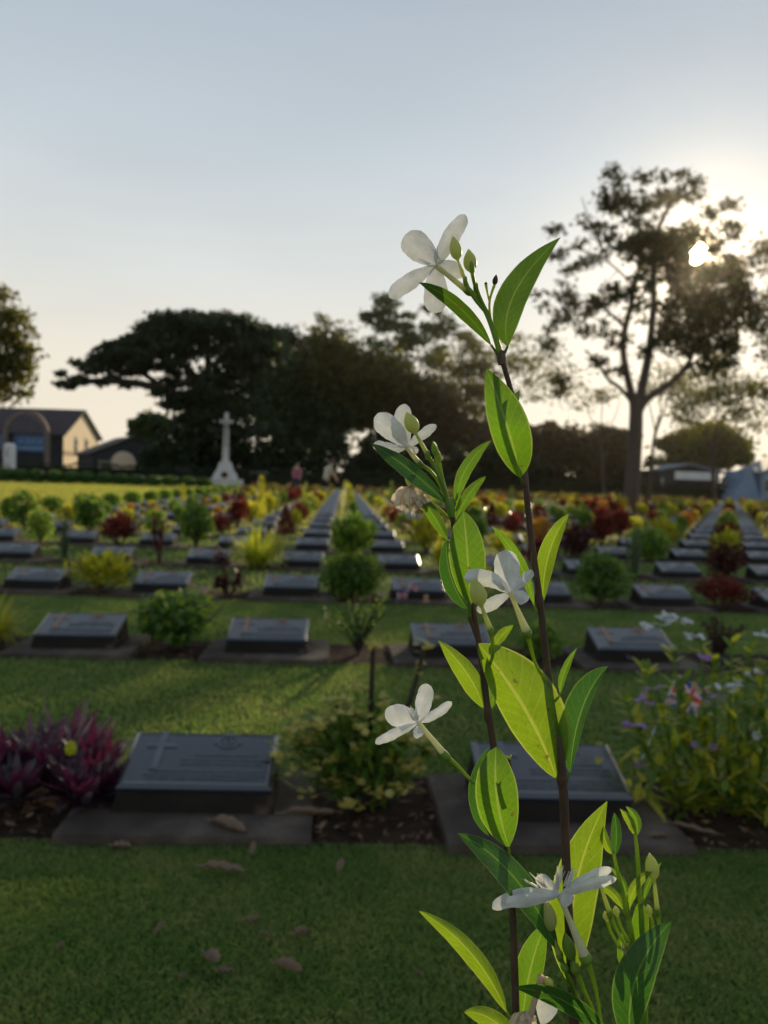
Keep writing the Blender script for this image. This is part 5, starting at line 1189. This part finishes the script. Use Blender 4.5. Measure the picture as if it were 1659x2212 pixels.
leaf((1043,1529),(1028,1462),(947,1383),22,19,'ly',(1050,1545),dz=(0,-16,-20),el=12,er=10)
leaf((1063,1530),(1075,1470),(1062,1400),12,12,'lf',(1057,1545),dz=(4,12,16),el=10,er=10)
leaf((1201,1680),(1146,1522),(1032,1390),44,74,'ly',(1214,1695),dz=(0,-40,-20),el=18,er=16,b=.8)
leaf((1232,1668),(1243,1510),(1313,1439),36,12,'ld',(1222,1692),dz=(4,20,40),el=16,er=-16)
leaf((1210,1498),(1212,1450),(1246,1400),8,7,'lf',(1196,1512),dz=(4,10,14),el=6,er=6)
leaf((1067,1400),(1080,1372),(1109,1350),11,9,'ly',None,dz=(6,12,16),el=6,er=6)
leaf((1099,1829),(1062,1726),(1072,1613),42,42,'lf',(1100,1850),dz=(-16,-120,-60),el=8,er=8,b=.7)
leaf((1056,1806),(1000,1716),(1056,1613),15,13,'ld',None,dz=(12,22,16),el=12,er=12)
leaf((1205,2052),(1118,1856),(988,1800),30,26,'ld',(1236,2120),dz=(4,-34,-20),el=-22,er=18)
leaf((1232,2124),(1215,1905),(1311,1731),46,46,'ly',(1236,2150),dz=(14,26,36),el=18,er=16,b=.95)
leaf((1094,2186),(1030,2036),(904,1967),19,18,'ly',(1114,2215),dz=(0,-26,-30),el=12,er=12)
leaf((1128,2220),(1136,2090),(1180,1992),32,26,'lf',None,dz=(10,20,26),el=14,er=12)
leaf((1318,2240),(1220,2136),(1111,2134),20,19,'ld',None,dz=(-26,-46,-50),el=12,er=-10)
leaf((1125,2262),(1060,2180),(1003,2187),22,20,'ly',None,dz=(-10,-20,-24),el=10,er=10)
leaf((1362,2250),(1344,2096),(1451,1990),42,38,'ld',None,dz=(-40,-56,-30),el=20,er=-18)
leaf((1360,1964),(1362,1906),(1414,1879),11,9,'ly',(1358,1984),dz=(0,-10,-12),el=8,er=-6)
leaf((1344,1963),(1330,1922),(1287,1910),9,9,'ly',(1356,1984),dz=(0,-10,-10),el=8,er=6)
leaf((1328,1848),(1336,1800),(1327,1755),11,10,'ld',None,dz=(0,6,8),el=8,er=8)
leaf((1324,1846),(1300,1815),(1305,1785),9,9,'ly',None,dz=(-2,-10,-4),el=10,er=10)
leaf((1372,1806),(1364,1770),(1339,1747),8,8,'ly',None,dz=(6,2,0),el=8,er=6)
leaf((1375,1806),(1384,1765),(1352,1742),8,9,'lf',None,dz=(8,12,12),el=8,er=8)
leaf((1378,2056),(1384,1990),(1383,1945),16,18,'lf',None,dz=(14,20,22),el=10,er=10)
leaf((1352,2110),(1340,2050),(1344,2015),10,9,'lf',None,dz=(16,18,20),el=8,er=8)
leaf((1392,1944),(1396,1905),(1429,1862),6,6,'lf',(1384,1960),dz=(12,16,20),el=4,er=4)
leaf((1356,1944),(1350,1895),(1316,1872),6,6,'lf',(1358,1978),dz=(6,16,20),el=4,er=4)
leaf((1118,880),(1112,862),(1122,843),6,5,'ld',(1112,900),dz=(8,12,12),el=4,er=4)
leaf((983,1105),(996,1085),(990,1060),6,5,'ly',None,dz=(8,8,8),el=4,er=4)
# lower leaves, under the picture
def low_leaves():
    for i in range(16):
        z = R.uniform(.12, .6); a = R.uniform(0, 6.28); L_ = R.uniform(.045, .075); st = root_p+np.array([R.choice([-.03, .01, .04])*z/.5, 0, z])
        t = np.linspace(0, 1, 14); D = np.array([math.cos(a), math.sin(a), .7]); D /= np.linalg.norm(D); S_ = np.cross(D, [0, 0, 1]); S_ /= np.linalg.norm(S_); Nn = np.cross(S_, D)
        V = []; uv = []
        for ti in t:
            w = prof(np.clip(ti, 1e-3, .999), .75, .9)*L_*.17
            for u in np.linspace(-1, 1, 7):
                V.append(st+D*L_*ti+S_*u*w+Nn*(abs(u)*w*.4)-np.array([0, 0, .4*L_*ti**2])); uv.append(((u+1)/2, ti))
        m_ = MB(); i_ = np.arange(13)[:, None]*7; j = np.arange(6)[None]; m_.add(V, np.stack([i_+j, i_+j+1, i_+j+8, i_+j+7], -1).reshape(-1, 4))
        m_.build('leaf', MAT['lf'], shrub, smooth=True, uv=uv, origin=root_p)
low_leaves()
# flowers
def flower(c, petals, tube_end, ped, tr=(6, 8), d0=D0, fringe=None, tdz=30, cz=0, calyx=True):
    tb = tpx([(c[0], c[1], cz), ((c[0]*.8+tube_end[0]*.2), (c[1]*.8+tube_end[1]*.2), cz+tdz*.2), ((c[0]+tube_end[0])/2, (c[1]+tube_end[1])/2, cz+tdz*.5), (*tube_end, cz+tdz)], [tr[0]*.95, tr[0]*.8, tr[0]*.95, tr[1]], 'tube', 'flower', d0=d0, n=12)
    if ped:
        P = [(*tube_end, cz+tdz)]+[(*p_, (cz+tdz)*(1-(i_+1)/len(ped))) for i_, p_ in enumerate(ped)]
        m_ = tpx(P, [tr[1]*.75]+[4.2]*(len(P)-1), None, None, d0=d0, build=False)
        v = np.array(tube_end)-np.array(c); v = v/np.linalg.norm(v)
        q = np.array(tube_end)
        tpx([(*(q-v*10), cz+tdz), (*(q+v*4), cz+tdz), (*(q+v*13), cz+tdz)], [tr[1]*.95, tr[1]*1.25, tr[1]*.6], None, None, d0=d0, mb=m_, build=False)
        m_.build('pedicel', MAT['gstem'], tb, smooth=True, origin=root_p)
    for pt in petals:
        tip, ctl, wl, wr, dzt = pt[:5]; ee = pt[5] if len(pt) > 5 else 8
        m_, uv = blade(c, ctl, tip, wl, wr, dz=(cz, cz+dzt*.5, cz+dzt), el=ee, er=ee, a=.62, b=.40, d0=d0, rip=1.1, rp=1.6, tipw=.16)
        m_.build('petal', MAT['pt'], tb, smooth=True, uv=uv, origin=root_p)
    if fringe:
        m_ = MB()
        for (x_, y_, dx, dy, n) in fringe:
            for _ in range(n):
                bx, by = x_+rng.normal()*3.5, y_+rng.normal()*2; L_ = rng.uniform(.6, 1.15); z_ = cz+rng.normal()*6
                ex, ey = bx+dx*L_+rng.normal()*4.5, by+dy*L_+rng.normal()*3
                tpx([(bx, by, z_), (ex, ey, z_-4+rng.normal()*3)], [1.9, .6], None, None, n=5, d0=d0, k=0, mb=m_, build=False)
        m_.build('fringe', MAT['fringe'], tb, smooth=True, origin=root_p)
    return tb
def mid(a, b, dx=0, dy=0): return ((a[0]+b[0])/2+dx, (a[1]+b[1])/2+dy)
c = (942, 574)
flower(c, [((873,510),(905,533),27,29,10),((1005,464),(962,522),16,19,14),((842,642),(884,610),15,19,-6),((938,676),(944,628),23,24,-10),((997,600),(975,570),16,16,20)], (1010,629), [(1030,645),(1050,668),(1066,710)], tr=(7,8), tdz=16, fringe=[(948,560,-10,-24,4),(925,572,-24,-10,2)])
c = (878, 967)
flower(c, [((808,904),(848,914),24,21,-8),((875,873),(862,924),17,19,10),((942,918),(912,938),10,10,16),((808,957),(830,975),12,12,-20),((904,972),(888,975),8,8,-6)], (905,1000), [(935,1020),(955,1055),(968,1085)], tr=(6,7), tdz=14, fringe=[(885,960,6,14,3)])
c = (1102, 1280)
flower(c, [((1094,1188),(1092,1240),25,26,14),((1003,1250),(1052,1238),15,18,-14),((1030,1318),(1062,1308),13,13,-20),((1138,1300),(1128,1288),13,14,-12),((1151,1233),(1132,1252),10,10,14)], (1138,1366), [(1147,1400),(1156,1435),(1175,1465),(1188,1488)], tr=(6.5,11), tdz=30, cz=-78, fringe=[(1088,1272,-12,-22,7)])
c = (904, 1561)
flower(c, [((922,1477),(916,1518),16,17,14),((832,1549),(868,1540),21,23,-6),((811,1606),(856,1584),9,11,-18),((976,1516),(942,1548),10,9,12),((893,1590),(912,1582),10,11,-24)], (962,1632), [(990,1655),(1008,1676),(1024,1692)], tr=(7,9), tdz=-10, cz=-6, fringe=[(898,1552,-12,-28,9)])
c = (1208, 1934)
flower(c, [((1064,1963),(1128,1926),14,18,-20),((1092,1950),(1140,1944),14,14,-42,4),((1322,1876),(1262,1900),13,12,-8),((1332,1898),(1272,1908),11,12,-30,4),((1234,1952),(1226,1944),14,15,-50,4),((1160,1892),(1180,1908),13,13,34)], (1265,2070), [(1284,2120),(1296,2186),(1300,2240)], tr=(8,14), tdz=-14, cz=-24, fringe=[(1206,1918,4,-40,22),(1225,1915,14,-38,14),(1180,1915,-22,-26,14),(1160,1916,-26,-14,8)])
def bud(tip, bot, w, end=None, er=7, ped=None, mat='bud', d0=D0, dz=-6, pr=4.2):
    tip, bot = np.array(tip, float), np.array(bot, float); t = np.linspace(0, 1, 9); pts = []; rr = []
    for ti in t:
        p_ = bot+(tip-bot)*ti; pts.append((p_[0], p_[1], dz)); rr.append(max(.6, w*(.42 if ti == 0 else 1)*[.42, .72, .92, 1, .98, .88, .68, .40, .08][int(round(ti*8))]))
    if end is not None: pts = [(*end, dz), (*(np.array(end)*.35+bot*.65), dz)]+pts; rr = [er, er*.75]+rr
    b = tpx(pts, rr, mat, 'bud', d0=d0, n=14, k=1)
    if ped:
        s0 = end if end is not None else tuple(bot)
        m_ = tpx([(*s0, dz)]+[(*p_, dz*(1-(i_+1)/len(ped))) for i_, p_ in enumerate(ped)], [max(er*.9, 4)]+[pr]*len(ped), None, None, d0=d0, build=False)
        if end is not None: tpx([(s0[0], s0[1]-8, dz), (s0[0], s0[1]+2, dz), (s0[0], s0[1]+12, dz)], [er*.9, er*1.3, er*.6], None, None, d0=d0, mb=m_, build=False)
        m_.build('pedicel', MAT['gstem'], b, smooth=True, origin=root_p)
    return b
bud((878,890),(898,936),18,(923,981),6,[(940,1010),(960,1060),(970,1085)],dz=-24)
bud((877,1014),(897,1056),15,(913,1072),5,[(930,1085),(950,1100),(970,1120)],dz=0)
bud((936,953),(941,985),8,None,5,[(946,1010),(955,1040),(968,1080)],mat='gstem',dz=-8); bud((946,972),(950,1000),6,None,4,[(955,1030),(966,1070)],mat='gstem',dz=-4)
bud((930,990),(936,1002),5,None,4,[(945,1020)],mat='gstem',dz=-8)
bud((1024,1250),(1040,1309),20,(1060,1362),7,[(1064,1390),(1066,1415),(1052,1450)],mat='bud',dz=-100)
bud((978,510),(989,562),15,(1005,606),5,[(1020,640),(1045,670)],mat='bud',dz=-22); bud((1012,538),(1018,588),17,(1028,620),6,[(1040,650),(1056,680)],mat='bud',dz=-10)
bud((1018,563),(1021,592),7,None,5,[(1026,620),(1040,650)],mat='gstem',dz=-28)
bud((1072,593),(1068,616),7,None,4,[(1062,632),(1056,655),(1060,690)],mat='ld' if False else 'bstem',dz=0,pr=3); bud((1049,609),(1050,615),4,None,3,[(1052,628),(1057,650)],mat='bstem',dz=0,pr=2.6)
tpx([(1083,772),(1068,720),(1050,672),(1028,640),(1005,615)],[8,7,6,5.5,4.5],'gstem','peduncle')
tpx([(972,1095,-4),(962,1062,-6),(950,1030,-8),(938,1005,-8)],[7,6,5,4.5],'gstem','peduncle')
bud((1403,1843),(1413,1900),17,(1420,1968),6.5,[(1424,1990),(1422,2010),(1414,2040),(1394,2080)],dz=0)
bud((1292,1873),(1297,1912),15,(1317,1972),6.5,[(1330,2005),(1350,2040),(1368,2062)],dz=-4)
for tp_, bt_, w_ in (((1306,1968),(1311,1988),8),((1329,1957),(1333,1978),9),((1399,1954),(1404,1976),9)): bud(tp_, bt_, w_, None, 5, [(bt_[0]+8, bt_[1]+26), (bt_[0]+28 if bt_[0] < 1350 else bt_[0], bt_[1]+60)], mat='bud', dz=2)
bud((1176,1940),(1190,2012),21,(1209,2064),8,[(1222,2100),(1250,2180),(1262,2240)],mat='bud',dz=6)
bud((1220,2014),(1236,2075),16,(1242,2092),11,[(1262,2140),(1286,2190),(1296,2240)],mat='gstem',dz=-8)
bud((1212,2078),(1226,2100),10,None,6,[(1240,2135),(1262,2190)],mat='gstem',dz=-2); bud((1208,2098),(1214,2110),6,None,4,[(1228,2130)],mat='gstem',dz=-2)
bud((1177,2110),(1192,2132),11,None,7,[(1215,2150),(1245,2180),(1265,2215)],mat='bud',dz=-30)
# cut stub and faded flowers
tpx([(1108,1694,4),(1103,1668,4),(1099,1640,4)],[6,5,4.5],'bstem','stub'); tpx([(1099,1640,4),(1094,1632,4)],[4,1.5],'gstem','stub'); tpx([(1099,1640,4),(1104,1631,4)],[4,1.5],'gstem','stub')
def wilted(cx_, cy_, s, dz=-10, tube=None):
    m_ = MB(); uv = []
    for k in range(7):
        a = k*.9+.3; tip = (cx_+s*(.9*math.cos(a))*.55, cy_+s*(1.0+.25*math.sin(a*2)))
        q, u_ = blade((cx_+s*.1, cy_-s*.1), (cx_+s*.85*math.cos(a), cy_+s*.45), tip, s*.30, s*.30, dz=(dz, dz+s*.7*math.sin(a), dz+s*.35*math.sin(a)), el=s*.3, er=-s*.25, a=.7, b=.5, rip=2.4, mb=m_, nt=16, nu=3); uv += list(u_)
    o = m_.build('faded_flower', MAT['wilt'], shrub, smooth=True, uv=uv, origin=root_p)
    if tube: tpx(tube, [4.5, 6], 'tube', 'faded_tube', parent=o)
wilted(882, 1054, 40, -14, [(884,1056,-12),(897,1024,-12)])
wilted(905, 1068, 30, -6)
tpx([(1144,2201,-30),(1158,2150,-30),(1170,2108,-30)],[8,7,9],'wilt','faded_tube')
wilted(1130, 2188, 34, -30); 
m_, uv = blade((1168,2214),(1188,2180),(1176,2140),22,24,dz=(-20,-26,-20),a=.8,b=.42,tipw=.16); m_.build('petal', MAT['pt'], shrub, smooth=True, uv=uv, origin=root_p)
wilted(1356, 2040, 16, 10)

# ------------------------------------------------------------------ thin evening haze
def haze():
    m = bpy.data.materials.new('haze_air'); m.use_nodes = True; nt = m.node_tree; nt.nodes.clear()
    out = nt.nodes.new('ShaderNodeOutputMaterial'); v = nt.nodes.new('ShaderNodeVolumePrincipled')
    v.inputs['Color'].default_value = (.97, .90, .78, 1); v.inputs['Density'].default_value = .00011; v.inputs['Anisotropy'].default_value = .93
    nt.links.new(v.outputs[0], out.inputs['Volume'])
    b = MB(); b.box((0, 60, 16), (150, 160, 17)); tag(b.build('haze', m), 'thin warm evening haze', 'haze', kind='stuff')
haze()
